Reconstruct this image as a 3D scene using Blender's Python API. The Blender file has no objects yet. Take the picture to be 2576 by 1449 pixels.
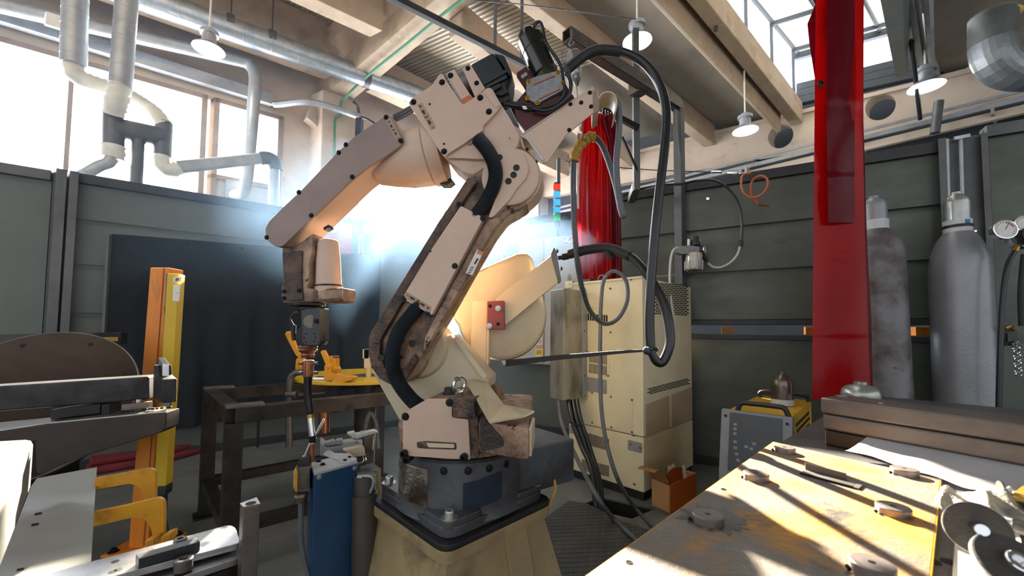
import bpy, bmesh, math, random
from mathutils import Vector as V, Matrix as M
random.seed(4)
sc = bpy.context.scene
COL = sc.collection
F, CX, CY = 1010.0, 1288.0, 784.0
CAM = V((0, 0, .95))
PITCH, ROLL = math.radians(2.8), math.radians(.5)
RC = M.Rotation(math.pi/2 + PITCH, 3, 'X') @ M.Rotation(ROLL, 3, 'Z')
D1 = V((.66, .489, 0))                   # along the left hall wall, away to the right
D2 = V((-.751, .430, 0))                 # along the back wall, away to the left
UP = V((0, 0, 1))
NC = V((0, -1, 0))                       # towards the camera

def ray(px, py): return RC @ V(((px-CX)/F, -(py-CY)/F, -1))
def pl(px, py, n, d):
    r = ray(px, py); t = (d - n.dot(CAM)) / n.dot(r); return CAM + r*t
def hy(px, py, y): return pl(px, py, V((0, 1, 0)), y)
def hz(px, py, z): return pl(px, py, UP, z)
N2 = V((D2.y, -D2.x, 0)); N1 = V((-D1.y, D1.x, 0))    # normals of the two wall directions
def hu(px, py, u): return pl(px, py, N2, u*D1.dot(N2))
def hv(px, py, v): return pl(px, py, N1, v*D2.dot(N1))
E1, E2 = D1.normalized(), D2.normalized()
def UV(u, v, z=0): return D1*u + D2*v + UP*z

class Pl:                                 # a vertical working plane in the room
    def __init__(s, px, py, y, yaw=0):
        t = math.radians(yaw); s.e = V((math.cos(t), -math.sin(t), 0)); s.n = V((-math.sin(t), -math.cos(t), 0)); s.o = hy(px, py, y)
    def h(s, px, py, d=0): return pl(px, py, s.n, s.n.dot(s.o) + d)
    def poly(s, P, d=0): return [s.h(x, y, d) for x, y in P]

def lin(c):
    if isinstance(c, str):
        c = [int(c[i:i+2], 16)/255 for i in (0, 2, 4)]
    return tuple([(x/12.92 if x <= .04045 else ((x+.055)/1.055)**2.4) for x in c] + [1])

MATS = {}
def pm(name, c1, c2=None, sc_=6, ro=.5, me=0, bump=0, bs=60, dirt=None, da=.5, ds=9, ramp=(.38, .64), stretch=None, ro2=None, coat=0, dirt2=None, da2=.4, ds2=30):
    m = bpy.data.materials.new(name); m.use_nodes = True; nt = m.node_tree; N = nt.nodes; L = nt.links
    b = N['Principled BSDF']; b.inputs['Roughness'].default_value = ro; b.inputs['Metallic'].default_value = me
    if coat: b.inputs['Coat Weight'].default_value = coat
    tc = N.new('ShaderNodeTexCoord'); src = tc.outputs['Object']
    if stretch:
        mp = N.new('ShaderNodeMapping'); mp.inputs['Scale'].default_value = stretch; L.new(src, mp.inputs['Vector']); src = mp.outputs['Vector']
    def noise(s, det=6):
        n = N.new('ShaderNodeTexNoise'); n.inputs['Scale'].default_value = s; n.inputs['Detail'].default_value = det; n.inputs['Roughness'].default_value = .62
        L.new(src, n.inputs['Vector']); return n.outputs['Fac']
    def rmp(fac, lo, hi):
        r = N.new('ShaderNodeMapRange'); r.inputs['From Min'].default_value = lo; r.inputs['From Max'].default_value = hi; L.new(fac, r.inputs['Value']); return r.outputs['Result']
    def mix(f, a, bb):
        x = N.new('ShaderNodeMix'); x.data_type = 'RGBA'; L.new(f, x.inputs[0])
        for s_, i in ((a, 6), (bb, 7)):
            if isinstance(s_, tuple): x.inputs[i].default_value = s_
            else: L.new(s_, x.inputs[i])
        return x.outputs[2]
    col = lin(c1)
    f0 = None
    if c2:
        f0 = rmp(noise(sc_), *ramp); col = mix(f0, col, lin(c2))
    if dirt:
        f1 = rmp(noise(ds, 9), 1-da-.12, 1-da+.1); col = mix(f1, col, lin(dirt))
    if dirt2:
        f2 = rmp(noise(ds2, 5), 1-da2-.05, 1-da2+.04); col = mix(f2, col, lin(dirt2))
    if isinstance(col, tuple): b.inputs['Base Color'].default_value = col
    else: L.new(col, b.inputs['Base Color'])
    if ro2 is not None and f0:
        r = N.new('ShaderNodeMapRange'); r.inputs['To Min'].default_value = ro; r.inputs['To Max'].default_value = ro2; L.new(f0, r.inputs['Value']); L.new(r.outputs['Result'], b.inputs['Roughness'])
    if bump:
        bn = N.new('ShaderNodeBump'); bn.inputs['Strength'].default_value = bump; bn.inputs['Distance'].default_value = .01
        L.new(noise(bs, 4), bn.inputs['Height']); L.new(bn.outputs['Normal'], b.inputs['Normal'])
    MATS[name] = m; return m
def emat(name, c, s, transp=False):
    m = bpy.data.materials.new(name); m.use_nodes = True; nt = m.node_tree; nt.nodes.clear()
    o = nt.nodes.new('ShaderNodeOutputMaterial'); e = nt.nodes.new('ShaderNodeEmission'); e.inputs[0].default_value = lin(c); e.inputs[1].default_value = s
    if transp:
        t = nt.nodes.new('ShaderNodeBsdfTransparent'); a = nt.nodes.new('ShaderNodeAddShader'); nt.links.new(e.outputs[0], a.inputs[0]); nt.links.new(t.outputs[0], a.inputs[1]); nt.links.new(a.outputs[0], o.inputs[0])
    else: nt.links.new(e.outputs[0], o.inputs[0])
    MATS[name] = m; return m

def rnd(P, r, k=4):                        # round the corners of a 2-D outline
    out = []; n = len(P)
    for i in range(n):
        a, b, c = V((*P[i-1], 0)), V((*P[i], 0)), V((*P[(i+1) % n], 0))
        u, w = a-b, c-b; d = min(r, u.length*.45, w.length*.45)
        p, q = b+u.normalized()*d, b+w.normalized()*d
        for j in range(k+1):
            t = j/k; x = p*(1-t)**2 + b*2*t*(1-t) + q*t*t; out.append((x.x, x.y))
    return out
def circ(cx, cy, r, n=28, a0=0, a1=360, ry=None):
    ry = r if ry is None else ry
    return [(cx+r*math.cos(math.radians(a0+(a1-a0)*i/n)), cy+ry*math.sin(math.radians(a0+(a1-a0)*i/n))) for i in range(n + (0 if a1-a0 == 360 else 1))]
def spline(P, k=8):
    P = [V(p) for p in P]; n = len(P)
    if n < 3: return P
    out = []
    for i in range(n-1):
        a, b, c, d = P[max(i-1, 0)], P[i], P[i+1], P[min(i+2, n-1)]
        for j in range(k):
            t = j/k
            out.append(.5*((2*b) + (c-a)*t + (2*a-5*b+4*c-d)*t*t + (3*b-a-3*c+d)*t**3))
    return out + [P[-1]]
def frame(ax):
    ax = ax.normalized(); a = UP if abs(ax.z) < .9 else V((1, 0, 0)); x = a.cross(ax).normalized(); return x, ax.cross(x)

class MB:
    def __init__(s): s.bm = bmesh.new()
    def face(s, P):
        return s.bm.faces.new([s.bm.verts.new(p) for p in P])
    def prism(s, P, vec, bev=0, seg=2, taper=1):
        t = bmesh.new(); P = [V(p) for p in P]; n = len(P); c = sum(P, V())/n
        a = [t.verts.new(p) for p in P]; b = [t.verts.new(c+(p-c)*taper+vec) for p in P]
        t.faces.new(a); t.faces.new(b[::-1])
        for i in range(n): t.faces.new((a[i-1], b[i-1], b[i], a[i]))
        bmesh.ops.recalc_face_normals(t, faces=t.faces)
        if bev: s._bev(t, bev, seg)
        return s._take(t)
    def _bev(s, t, bev, seg=2, ang=.6):
        e = [x for x in t.edges if x.is_manifold and x.calc_face_angle(0) > ang]
        if e: bmesh.ops.bevel(t, geom=e, offset=bev, segments=seg, profile=.5, affect='EDGES', clamp_overlap=True)
    def _take(s, t):
        mp = {v: s.bm.verts.new(v.co) for v in t.verts}
        for f in t.faces:
            try: s.bm.faces.new([mp[v] for v in f.verts])
            except ValueError: pass
        t.free(); return s
    def box(s, c, size, ax=None, bev=0, seg=2):
        x, y, z = ax or (V((1, 0, 0)), V((0, 1, 0)), UP)
        a, b, d = x*size[0]/2, y*size[1]/2, z*size[2]/2; c = V(c)
        return s.prism([c-a-b-d, c+a-b-d, c+a+b-d, c-a+b-d], d*2, bev, seg)
    def bar(s, p0, p1, w, h, side=None, bev=0):    # square bar from p0 to p1
        p0, p1 = V(p0), V(p1); ax = p1-p0
        x, y = frame(ax)
        if side is not None: x = (side - ax.normalized()*side.dot(ax.normalized())).normalized(); y = ax.normalized().cross(x)
        return s.prism([p0-x*w/2-y*h/2, p0+x*w/2-y*h/2, p0+x*w/2+y*h/2, p0-x*w/2+y*h/2], ax, bev)
    def lathe(s, p0, ax, prof, n=24, caps=True):
        p0 = V(p0); ax = V(ax).normalized(); x, y = frame(ax); R = []
        for d, r in prof:
            R.append([s.bm.verts.new(p0+ax*d+(x*math.cos(2*math.pi*i/n)+y*math.sin(2*math.pi*i/n))*max(r, 1e-5)) for i in range(n)])
        for a, b in zip(R, R[1:]):
            for i in range(n): s.bm.faces.new((a[i-1], a[i], b[i], b[i-1]))
        if caps: s.bm.faces.new(R[0][::-1]); s.bm.faces.new(R[-1])
        return s
    def cyl(s, p0, p1, r, r1=None, n=20, ch=0):
        p0, p1 = V(p0), V(p1); L = (p1-p0).length; r1 = r if r1 is None else r1
        pr = [(0, r), (L, r1)] if not ch else [(0, r-ch), (ch, r), (L-ch, r1), (L, r1-ch)]
        return s.lathe(p0, p1-p0, pr, n)
    def tube(s, P, r, n=10, k=8, ribs=0, flat=1, raw=False):
        Q = [V(p) for p in P] if raw else spline(P, k)
        if ribs:
            L = [0]
            for a, b in zip(Q, Q[1:]): L.append(L[-1]+(b-a).length)
            m = int(L[-1]/ribs)*2; q2 = []; j = 0
            for i in range(m+1):
                d = L[-1]*i/m
                while j < len(L)-2 and L[j+1] < d: j += 1
                q2.append(Q[j].lerp(Q[j+1], (d-L[j])/max(L[j+1]-L[j], 1e-9)))
            Q = q2
        x = None; R = []
        for i, p in enumerate(Q):
            t = (Q[min(i+1, len(Q)-1)]-Q[max(i-1, 0)])
            if t.length < 1e-9: continue
            t.normalize()
            if x is None: x, y = frame(t)
            x = (x-t*x.dot(t)).normalized(); y = t.cross(x)
            rr = r(i/(len(Q)-1)) if callable(r) else r
            if ribs and i % 2: rr *= .97 if rr > .1 else .9
            R.append([s.bm.verts.new(p+(x*math.cos(2*math.pi*j/n)+y*math.sin(2*math.pi*j/n)*flat)*rr) for j in range(n)])
        for a, b in zip(R, R[1:]):
            for i in range(n): s.bm.faces.new((a[i-1], a[i], b[i], b[i-1]))
        s.bm.faces.new(R[0][::-1]); s.bm.faces.new(R[-1]); return s
    def torus(s, c, ax, R, r, n=28, m=8, a0=0, a1=360):
        c = V(c); x, y = frame(V(ax)); P = [c+(x*math.cos(math.radians(a0+(a1-a0)*i/n))+y*math.sin(math.radians(a0+(a1-a0)*i/n)))*R for i in range(n+1)]
        return s.tube(P, r, m, raw=True)
    def loft(s, R):
        R = [[s.bm.verts.new(p) for p in q] for q in R]; n = len(R[0])
        for a, b in zip(R, R[1:]):
            for i in range(n): s.bm.faces.new((a[i-1], a[i], b[i], b[i-1]))
        s.bm.faces.new(R[0][::-1]); s.bm.faces.new(R[-1]); return s
    def ball(s, c, r, sx=(1, 1, 1), n=16):
        t = bmesh.new(); bmesh.ops.create_uvsphere(t, u_segments=n, v_segments=n//2+2, radius=r)
        for v in t.verts: v.co = V(c)+V((v.co.x*sx[0], v.co.y*sx[1], v.co.z*sx[2]))
        return s._take(t)
    def sheet(s, fn, nu, nv, th=0):               # grid surface fn(i/nu, j/nv), optional thickness vector
        g = [[s.bm.verts.new(fn(i/nu, j/nv)) for j in range(nv+1)] for i in range(nu+1)]
        fs = [s.bm.faces.new((g[i][j], g[i+1][j], g[i+1][j+1], g[i][j+1])) for i in range(nu) for j in range(nv)]
        if th: bmesh.ops.solidify(s.bm, geom=fs, thickness=th)
        return s
    def text(s, body, c, x, y, size, depth=.0006):
        cu = bpy.data.curves.new('t', 'FONT'); cu.body = body; cu.size = 1; cu.align_x = 'CENTER'; cu.align_y = 'CENTER'; cu.extrude = depth/size; cu.resolution_u = 3
        o = bpy.data.objects.new('t', cu); COL.objects.link(o)
        dg = bpy.context.evaluated_depsgraph_get(); me = bpy.data.meshes.new_from_object(o.evaluated_get(dg)); bpy.data.objects.remove(o); bpy.data.curves.remove(cu)
        x, y = V(x).normalized(), V(y).normalized(); z = x.cross(y); vs = [s.bm.verts.new(V(c)+(x*v.co.x+y*v.co.y+z*v.co.z)*size) for v in me.vertices]
        for p in me.polygons:
            try: s.bm.faces.new([vs[i] for i in p.vertices])
            except ValueError: pass
        bpy.data.meshes.remove(me); return s
    def arrow(s, c, x, y, L, w, th=.0006):
        x, y = V(x).normalized(), V(y).normalized(); c = V(c)
        P = [(-L/2, 0), (-L/2+w*.6, w/2), (-L/2+w*.6, w/4), (L/2, w/4), (L/2, -w/4), (-L/2+w*.6, -w/4), (-L/2+w*.6, -w/2)]
        return s.prism([c+x*a+y*b for a, b in P], x.cross(y)*th)
    def done(s, name, mat, parent=None, ang=35, flat=True, bev=0, label=None, cat=None, group=None, kind=None):
        bm = s.bm
        bmesh.ops.recalc_face_normals(bm, faces=bm.faces)
        if bev: s._bev(bm, bev)
        vs = [v.co for v in bm.verts]
        lo = V([min(v[i] for v in vs) for i in range(3)]); hi = V([max(v[i] for v in vs) for i in range(3)])
        c = V(((lo.x+hi.x)/2, (lo.y+hi.y)/2, lo.z))
        bmesh.ops.translate(bm, verts=bm.verts, vec=-c)
        me = bpy.data.meshes.new(name); bm.to_mesh(me); bm.free()
        me.polygons.foreach_set('use_smooth', [True]*len(me.polygons)); me.set_sharp_from_angle(angle=math.radians(ang))
        o = bpy.data.objects.new(name, me); COL.objects.link(o)
        if flat and len(me.vertices) < 20000:
            wn = o.modifiers.new('weighted_normals', 'WEIGHTED_NORMAL'); wn.keep_sharp = True; wn.weight = 60
        me.materials.append(MATS[mat] if isinstance(mat, str) else mat)
        w = c.copy(); p = parent
        while p is not None: w -= p.location; p = p.parent
        o.parent = parent; o.location = w
        if label: tag(o, label, cat, group)
        elif label is None and kind is None and parent is None: print('UNLABELLED', name)
        if kind: o['kind'] = kind
        return o
def tag(o, label=None, cat=None, group=None):
    if label: o['label'] = label
    if cat: o['category'] = cat
    if group: o['group'] = group
    return o
def thing(name, label, cat, loc, group=None):
    o = bpy.data.objects.new(name, None); COL.objects.link(o); o.location = V(loc); o.empty_display_size = .05
    return tag(o, label, cat, group)
def dup(root, loc, label=None, rz=None, scale=None):
    def cp(o, par):
        c = o.copy(); COL.objects.link(c); c.parent = par
        for ch in [x for x in bpy.data.objects if x.parent == o]: cp(ch, c)
        return c
    r = cp(root, root.parent); r.location = V(loc)
    if rz is not None: r.rotation_euler.z = rz
    if scale: r.scale = (scale,)*3
    if label: r['label'] = label
    return r
def bolt(p, n, r=.006, h=.006, name='bolt', mat='bolt_dark', par=None):    # socket-head cap screw
    n = V(n).normalized(); p = V(p)
    b = MB(); b.lathe(p-n*.002, n, [(0, r*1.7), (.0026, r*1.7), (.0027, r), (h*.85+.002, r), (h+.002, r*.85), (h+.002, r*.5), (h*.4+.002, r*.45)], 12)
    return b.done(name, mat, par)
def VP(p0, p1, px0=None):                         # vertical plane through two ground points, facing the camera
    q = Pl(1288, 800, 1); q.e = (V(p1)-V(p0)); q.e.z = 0; q.e.normalize(); q.n = V((q.e.y, -q.e.x, 0)); q.o = V(p0); q.o.z = 0
    if q.n.dot(CAM-q.o) < 0: q.n = -q.n
    return q
# ------------------------------------------------------------------ materials
pm('floor', '6c7070', '5b5f60', 3, .5, dirt='3c3e40', da=.32, ds=5, bump=.15, bs=40)
pm('plaster', 'c9b8a6', 'b9a898', 2, .8, dirt='9c8a78', da=.3, ds=4, bump=.1, bs=30)
pm('plaster_grey', 'b9b6b2', 'aaa8a6', 2, .8)
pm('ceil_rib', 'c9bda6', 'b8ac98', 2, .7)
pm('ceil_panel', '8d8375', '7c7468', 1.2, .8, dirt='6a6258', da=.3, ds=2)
pm('beam_concrete', 'b5a088', 'a5907a', 2.5, .8, dirt='85735f', da=.33, ds=3, bump=.08, bs=25)
pm('dark_wall', '34383d', '2c3034', 2, .8)
pm('win_frame', '9a8a80', '8a7c74', 4, .6)
emat('sky_pane', 'f0f6ff', 6.0, True)
emat('roof_pane', 'fff8ec', 2.4)
emat('roof_side', 'f6faff', 6.0)
emat('tube_light', 'fff2d8', 9)
emat('lamp_glow', 'f4fff4', 30)
pm('louvre', '4a535c', '424a52', 4, .5)
pm('galv', 'b4bac0', '9aa2aa', 9, .32, .85, ro2=.5)
pm('galv_dull', 'a8acb0', '96999c', 6, .45, .5)
pm('duct_grey', '6c706c', '5c605d', 6, .5, .5)
pm('duct_elbow', '8c9092', '787c7e', 6, .42, .6)
pm('label_tan', 'a88e7a', '98806c', 9, .5)
pm('flex_white', 'd8d6cc', 'c4c2b8', 8, .6)
pm('black_plastic', '191b1e', '24262a', 8, .45)
pm('green_paint', '4f8668', None, ro=.5)
pm('cable_white', 'c8c8c4', None, ro=.5)
pm('cable_grey', '5c6066', '484c52', 8, .45)
pm('cable_black', '0f1114', '181b20', 12, .34)
pm('drum_cream', 'c2b294', 'b2a284', 4, .38, .1, dirt='a89270', da=.28, ds=7, dirt2='7a6040', da2=.2, ds2=22)
pm('bar_cream', 'dccaa4', 'd0be98', 4, .42, dirt='c8b48c', da=.2, ds=14)
pm('base_blue', '3c4a5c', '34404f', 6, .45, .15, dirt='2a3038', da=.36, ds=8)
pm('soot', '2c2622', '1e1a18', 14, .5, bump=.6, bs=60)
pm('booth_green', '555a52', '4b5049', 2.5, .38, .25, dirt='3c403a', da=.28, ds=4, ro2=.5, stretch=(1, 1, 2.5))
pm('booth_green_far', '5e6662', '545c58', 2, .5, .15, dirt='474d4a', da=.25, ds=3)
pm('booth_trim', '3a3a3d', '303033', 4, .5, .3)
pm('steel_dark', '3e3c3c', '2c2a2a', 10, .38, .75, dirt='55402e', da=.22, ds=7, ro2=.55)
pm('steel_grey', '6c6a68', '585654', 8, .42, .6, dirt='403c38', da=.25, ds=9)
pm('steel_post', '5f6060', '525252', 5, .5, .5, dirt='3f3f3f', da=.25, ds=6)
pm('steel_bright', 'c4c4c6', '9c9a98', 14, .28, .9, dirt='4a4644', da=.28, ds=12)
pm('steel_brown', '6c645e', '5c544f', 7, .4, .6, dirt='3a322e', da=.3, ds=5, stretch=(3, .6, 3))
pm('chrome', 'd6d8da', None, ro=.12, me=1)
pm('bolt_dark', '26262a', '1a1a1c', 20, .4, .7)
pm('bolt_zinc', 'b9b8b2', None, ro=.35, me=.8)
pm('rubber', '141414', '1e1e20', 10, .6)
pm('conduit', '23282e', '2c333b', 9, .42, dirt='46423e', da=.2, ds=14)
pm('hole', '050505', None, ro=.8)
pm('ink', '1b1816', None, ro=.6)
# robot paint
pm('robot', 'c9ae9c', 'bda290', 5, .42, dirt='9a7c62', da=.27, ds=8, bump=.06, bs=90, dirt2='6e4e38', da2=.24, ds2=26)
pm('robot_brown', '907c76', '82706a', 6, .45, dirt='7a6056', da=.3, ds=7, bump=.06, bs=90)
pm('robot_cream', 'cdc1a4', 'bdb094', 5, .42, dirt='a39272', da=.26, ds=7, dirt2='7a6040', da2=.22, ds2=22)
pm('robot_dirty', 'b0927a', '8a6c54', 7, .5, dirt='3e2c22', da=.46, ds=9, bump=.5, bs=55, dirt2='241a14', da2=.38, ds2=24)
pm('robot_grime', '6e5444', '4a362a', 14, .38, dirt='1e1612', da=.5, ds=12, bump=1.0, bs=60)
pm('robot_base', '54575b', '46494e', 6, .42, .15, dirt='34302c', da=.4, ds=7, dirt2='2f4a66', da2=.27, ds2=5, bump=.12, bs=60)
pm('label_metal', 'cfc8ba', 'a89a84', 9, .4, .3, dirt='4a3426', da=.45, ds=10)
pm('pedestal', 'a8946c', '92805c', 4, .5, dirt='4c463a', da=.36, ds=6, dirt2='3a352c', da2=.28, ds2=18)
pm('pedestal_dark', '4e4a42', '3e3b36', 4, .5, dirt='2a2825', da=.36, ds=6)
pm('servo_black', '20262a', '181c1f', 7, .4, dirt='333a3c', da=.25, ds=10)
pm('feeder_black', '0c0c0e', '141416', 6, .14, coat=.4)
pm('feeder_red', '4a1c1f', '3c1618', 6, .38, .2, dirt='241012', da=.3, ds=8)
pm('cast_silver', '8f9194', '7d7f82', 40, .45, .55, bump=.25, bs=160)
pm('copper_orange', 'b56a44', None, ro=.4, me=.4)
pm('block_red', '8e3f3a', '7c3432', 8, .45, dirt='5c2624', da=.2, ds=14)
# colours
def vinyl(name, c1, c2, tl):
    m = pm(name, c1, c2, 3, .17, dirt='7c0a16', da=.3, ds=3, stretch=(1, 1, .35), bump=.35, bs=9); nt = m.node_tree; b = nt.nodes['Principled BSDF']; o = nt.nodes['Material Output']
    t = nt.nodes.new('ShaderNodeBsdfTranslucent'); t.inputs[0].default_value = lin(tl); b.inputs['Specular IOR Level'].default_value = .35; x = nt.nodes.new('ShaderNodeMixShader'); x.inputs[0].default_value = .28
    nt.links.new(b.outputs[0], x.inputs[1]); nt.links.new(t.outputs[0], x.inputs[2]); nt.links.new(x.outputs[0], o.inputs[0])
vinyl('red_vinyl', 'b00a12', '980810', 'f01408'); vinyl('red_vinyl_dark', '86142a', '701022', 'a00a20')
pm('red_cloth', '7c2630', '6a1e28', 6, .8)
pm('red_paint', 'b0232a', 'a01c24', 6, .5)
pm('orange_paint', 'e0861e', 'd07616', 5, .5, dirt='7c3e0c', da=.3, ds=9, stretch=(2, 2, .5))
pm('yellow_paint', 'd2b01c', 'c8a416', 5, .45, dirt='94780e', da=.22, ds=10)
pm('amber_paint', 'd89a12', 'cc8c0c', 8, .42, dirt='8c5c08', da=.33, ds=18, bump=.1, bs=80)
pm('curtain_dark', '2a313a', '232931', 3, .75, dirt='39393b', da=.3, ds=2)
pm('label_white', 'dcdad4', 'd0cec8', 12, .6)
pm('paper', 'd8d8dc', 'cacad0', 3, .8)
pm('blue_sign', '1c5f9c', None, ro=.5)
pm('yellow_sign', 'dccb24', None, ro=.5)
pm('pink_sign', 'd08890', None, ro=.5)
pm('blue_cable', '1c5c98', None, ro=.5)
pm('blue_paint', '264e78', '1f4468', 5, .35, .15, dirt='182c40', da=.3, ds=6)
pm('cab_grey', 'b2b6b8', 'a6aaac', 4, .45)
pm('stainless', 'a8a59c', '8c8a82', 8, .36, .65, dirt='58544c', da=.38, ds=9, stretch=(1, 1, .4))
pm('cream_cab', 'dcd4b4', 'd0c8a6', 3, .5, dirt='9c9068', da=.25, ds=5, dirt2='6c623e', da2=.2, ds2=30)
pm('cream_cab_dark', 'b6a68c', 'a8987e', 3, .5, dirt='85765c', da=.26, ds=5)
pm('cyl_grey', '8d8f94', '84868b', 5, .34, .25, bump=.12, bs=70, dirt='74767a', da=.25, ds=6)
pm('cyl_dirty', '7c7c7e', '6e6e70', 5, .42, .2, dirt='3a2a1e', da=.43, ds=4, dirt2='24201c', da2=.28, ds2=20, bump=.1, bs=70)
pm('cyl_cap', 'a9aca8', '8c908c', 10, .3, .7, dirt='5c4a3a', da=.3, ds=12)
pm('cap_bronze', '6e665c', '5a5048', 10, .28, .8, dirt='b0a080', da=.28, ds=14)
pm('tape_white', 'cdcfd2', 'b8babc', 10, .6, dirt='5a7cb8', da=.2, ds=14)
pm('tape_yellow', 'c29a3c', 'aa8430', 20, .5, bump=.4, bs=60)
pm('cardboard', 'c09466', 'b08558', 5, .8)
pm('cardboard_orange', 'b8601e', 'a85418', 5, .7)
pm('machine_yellow', 'd0a41c', 'c09414', 5, .5, dirt='8c6c10', da=.28, ds=8)
pm('machine_grey', '8e9092', '808284', 6, .5)
pm('panel_dark', '3c4044', '33373a', 6, .35, dirt='54585a', da=.2, ds=12)
pm('bench', '5a5a5a', '4c4c4e', 7, .45, .45, dirt='383838', da=.3, ds=12, bump=.15, bs=120)
pm('rust_plate', '78706a', '5c5856', 7, .38, .3, dirt='b8822a', da=.42, ds=7, dirt2='4e4a46', da2=.36, ds2=11, bump=.2, bs=120, ro2=.5, stretch=(1, 1.2, 1))
pm('disc_steel', '8c8480', '767070', 12, .36, .7, dirt='4c3c34', da=.3, ds=20)
pm('cloth', 'd4d0c4', '8c8880', 14, .85, bump=.5, bs=50, dirt='3c3a38', da=.34, ds=16)
pm('abrasive', '3c3a38', '33312f', 40, .7, bump=.4, bs=200)
pm('casting_grey', '70726f', '626462', 4, .5, .2, dirt='4c4c48', da=.3, ds=8)
pm('plate_olive', '6c6e60', '5c5e50', 3, .45, .3, dirt='44463a', da=.3, ds=5)
pm('plate_grey', 'b4b6b2', 'a4a6a2', 4, .4, .3)
pm('fixture_dark', '2c2a2a', '201e1e', 8, .32, .7, dirt='4a3a30', da=.25, ds=9)
pm('fixture_rust', '3c3430', '2e2826', 8, .42, .55, dirt='8a5420', da=.24, ds=8)
pm('disc_dark', '2e2422', '221b1a', 6, .28, .6, dirt='4c4440', da=.2, ds=16, stretch=(1, 4, 1))
pm('green_sign', '20a060', None, ro=.4)
emat('lens_red', 'e83a20', 1.2); emat('lens_blue', '4aa8e8', 1.3); emat('lens_green', '18b060', .9)
pm('clear_plastic', 'b8b4a6', 'a8a498', 10, .15, coat=.5)
pm('brass', 'a8843c', None, ro=.3, me=.9)
pm('copper', '9c6a50', '84563e', 12, .35, .8)
pm('foam_yellow', 'c8b05c', None, ro=.9)
pm('check_plate', '55585a', '484b4d', 6, .45, .5)
pm('hose_orange', 'b0582c', None, ro=.45)
# ------------------------------------------------------------------ the hall
VW, UB = 8.2, 10.3
def beam(n, a, b, w, h, lat, mat='beam_concrete', up=1, bev=.02):       # a, b: lower near edge ends; lat: unit vector of the width
    m = MB(); d = V(b)-V(a)
    m.prism([V(a), V(a)+lat*w, V(a)+lat*w+UP*h, V(a)+UP*h], d, bev); return m.done('trim_%d' % n, mat, kind='structure')
def uvbox(m, u0, u1, v0, v1, z0, z1, bev=0):
    return m.prism([UV(u0, v0, z0), UV(u1, v0, z0), UV(u1, v1, z0), UV(u0, v1, z0)], UP*(z1-z0), bev)
m = MB()
PITU, PITV = (2.83, 3.08), (1.66, 2.0)
for a in ((-9, PITU[0], -9, 9), (PITU[1], UB+.3, -9, 9), (PITU[0], PITU[1], -9, PITV[0]), (PITU[0], PITU[1], PITV[1], 9)):
    uvbox(m, a[0], a[1], a[2], a[3], -.012, 0)
m.done('floor', 'floor', kind='structure')
m = MB()
uvbox(m, PITU[0]-.06, PITU[1]+.06, PITV[0]-.06, PITV[1]+.06, -.62, -.5)
for a in ((PITU[0]-.06, PITU[0]-.003, PITV[0]-.06, PITV[1]+.06), (PITU[1]+.003, PITU[1]+.06, PITV[0]-.06, PITV[1]+.06), (PITU[0], PITU[1], PITV[0]-.06, PITV[0]-.003), (PITU[0], PITU[1], PITV[1]+.003, PITV[1]+.06)):
    uvbox(m, a[0], a[1], a[2], a[3], -.5, -.012)
m.done('floor_pit', 'rubber', kind='structure')  # black lining puts the darkness of a deeper pit into the colour
# window wall: columns, sill, lintel with two window openings and a third beyond the robot
m = MB()
WT, WS = 4.0, 1.3
wins = [(-1.6, 3.25), (3.34, 4.30), (5.55, 9.15), (9.35, 10.2)]
WT3 = 4.14
uvbox(m, -8, UB+.3, VW, VW+.25, 0, WS)
uvbox(m, -8, 5.55, VW, VW+.25, WT, 6); uvbox(m, 5.55, 9.15, VW, VW+.25, WT3, 6); uvbox(m, 9.15, UB+.3, VW, VW+.25, WT, 6)
uvbox(m, -8, -1.6, VW, VW+.25, WS, WT); uvbox(m, 4.3, 5.55, VW, VW+.25, WS, WT); uvbox(m, 9.15, 9.35, VW, VW+.25, WS, WT); uvbox(m, 10.2, UB+.3, VW, VW+.25, WS, WT)
m.done('wall_left', 'plaster', kind='structure')
WLO = (1.3, 2.92, 1.3, 1.3)
for i, (a, b) in enumerate(wins):
    w = MB(); z0 = WLO[i]; WT_ = WT3 if i == 2 else WT
    for x in (a, b-.07): uvbox(w, x, x+.07, VW-.02, VW+.12, WS, WT_, .004)
    uvbox(w, a, b, VW-.02, VW+.12, WT_-.06, WT_, .004); uvbox(w, a, b, VW-.02, VW+.12, z0, z0+.06, .004)
    if i == 0:
        for x in (.2, 1.75): uvbox(w, x, x+.05, VW, VW+.1, WS, WT)
    if i == 2:
        for x in (6.75,): uvbox(w, x, x+.06, VW, VW+.1, WS, WT_)
    o = w.done('window_%d' % (i+1), 'win_frame', kind='structure')
    g = MB(); uvbox(g, a+.06, b-.06, VW+.05, VW+.058, z0+.05, WT_-.05); g.done('pane', 'sky_pane', o)
    if i == 1:
        g = MB(); uvbox(g, a+.06, b-.06, VW+.02, VW+.06, WS, z0); g.done('lower_panel', 'plaster_grey', o)
# wall columns and projections
beam(1, UV(4.62, 7.72, 0), UV(4.62, 7.72, 4.75), .55, .01, D1)  # replaced below
bpy.data.objects.remove(bpy.data.objects['trim_1'])
m = MB(); uvbox(m, 4.72, 5.3, 7.85, VW, 0, 4.45, .015); m.done('trim_1', 'plaster', kind='structure')
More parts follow.
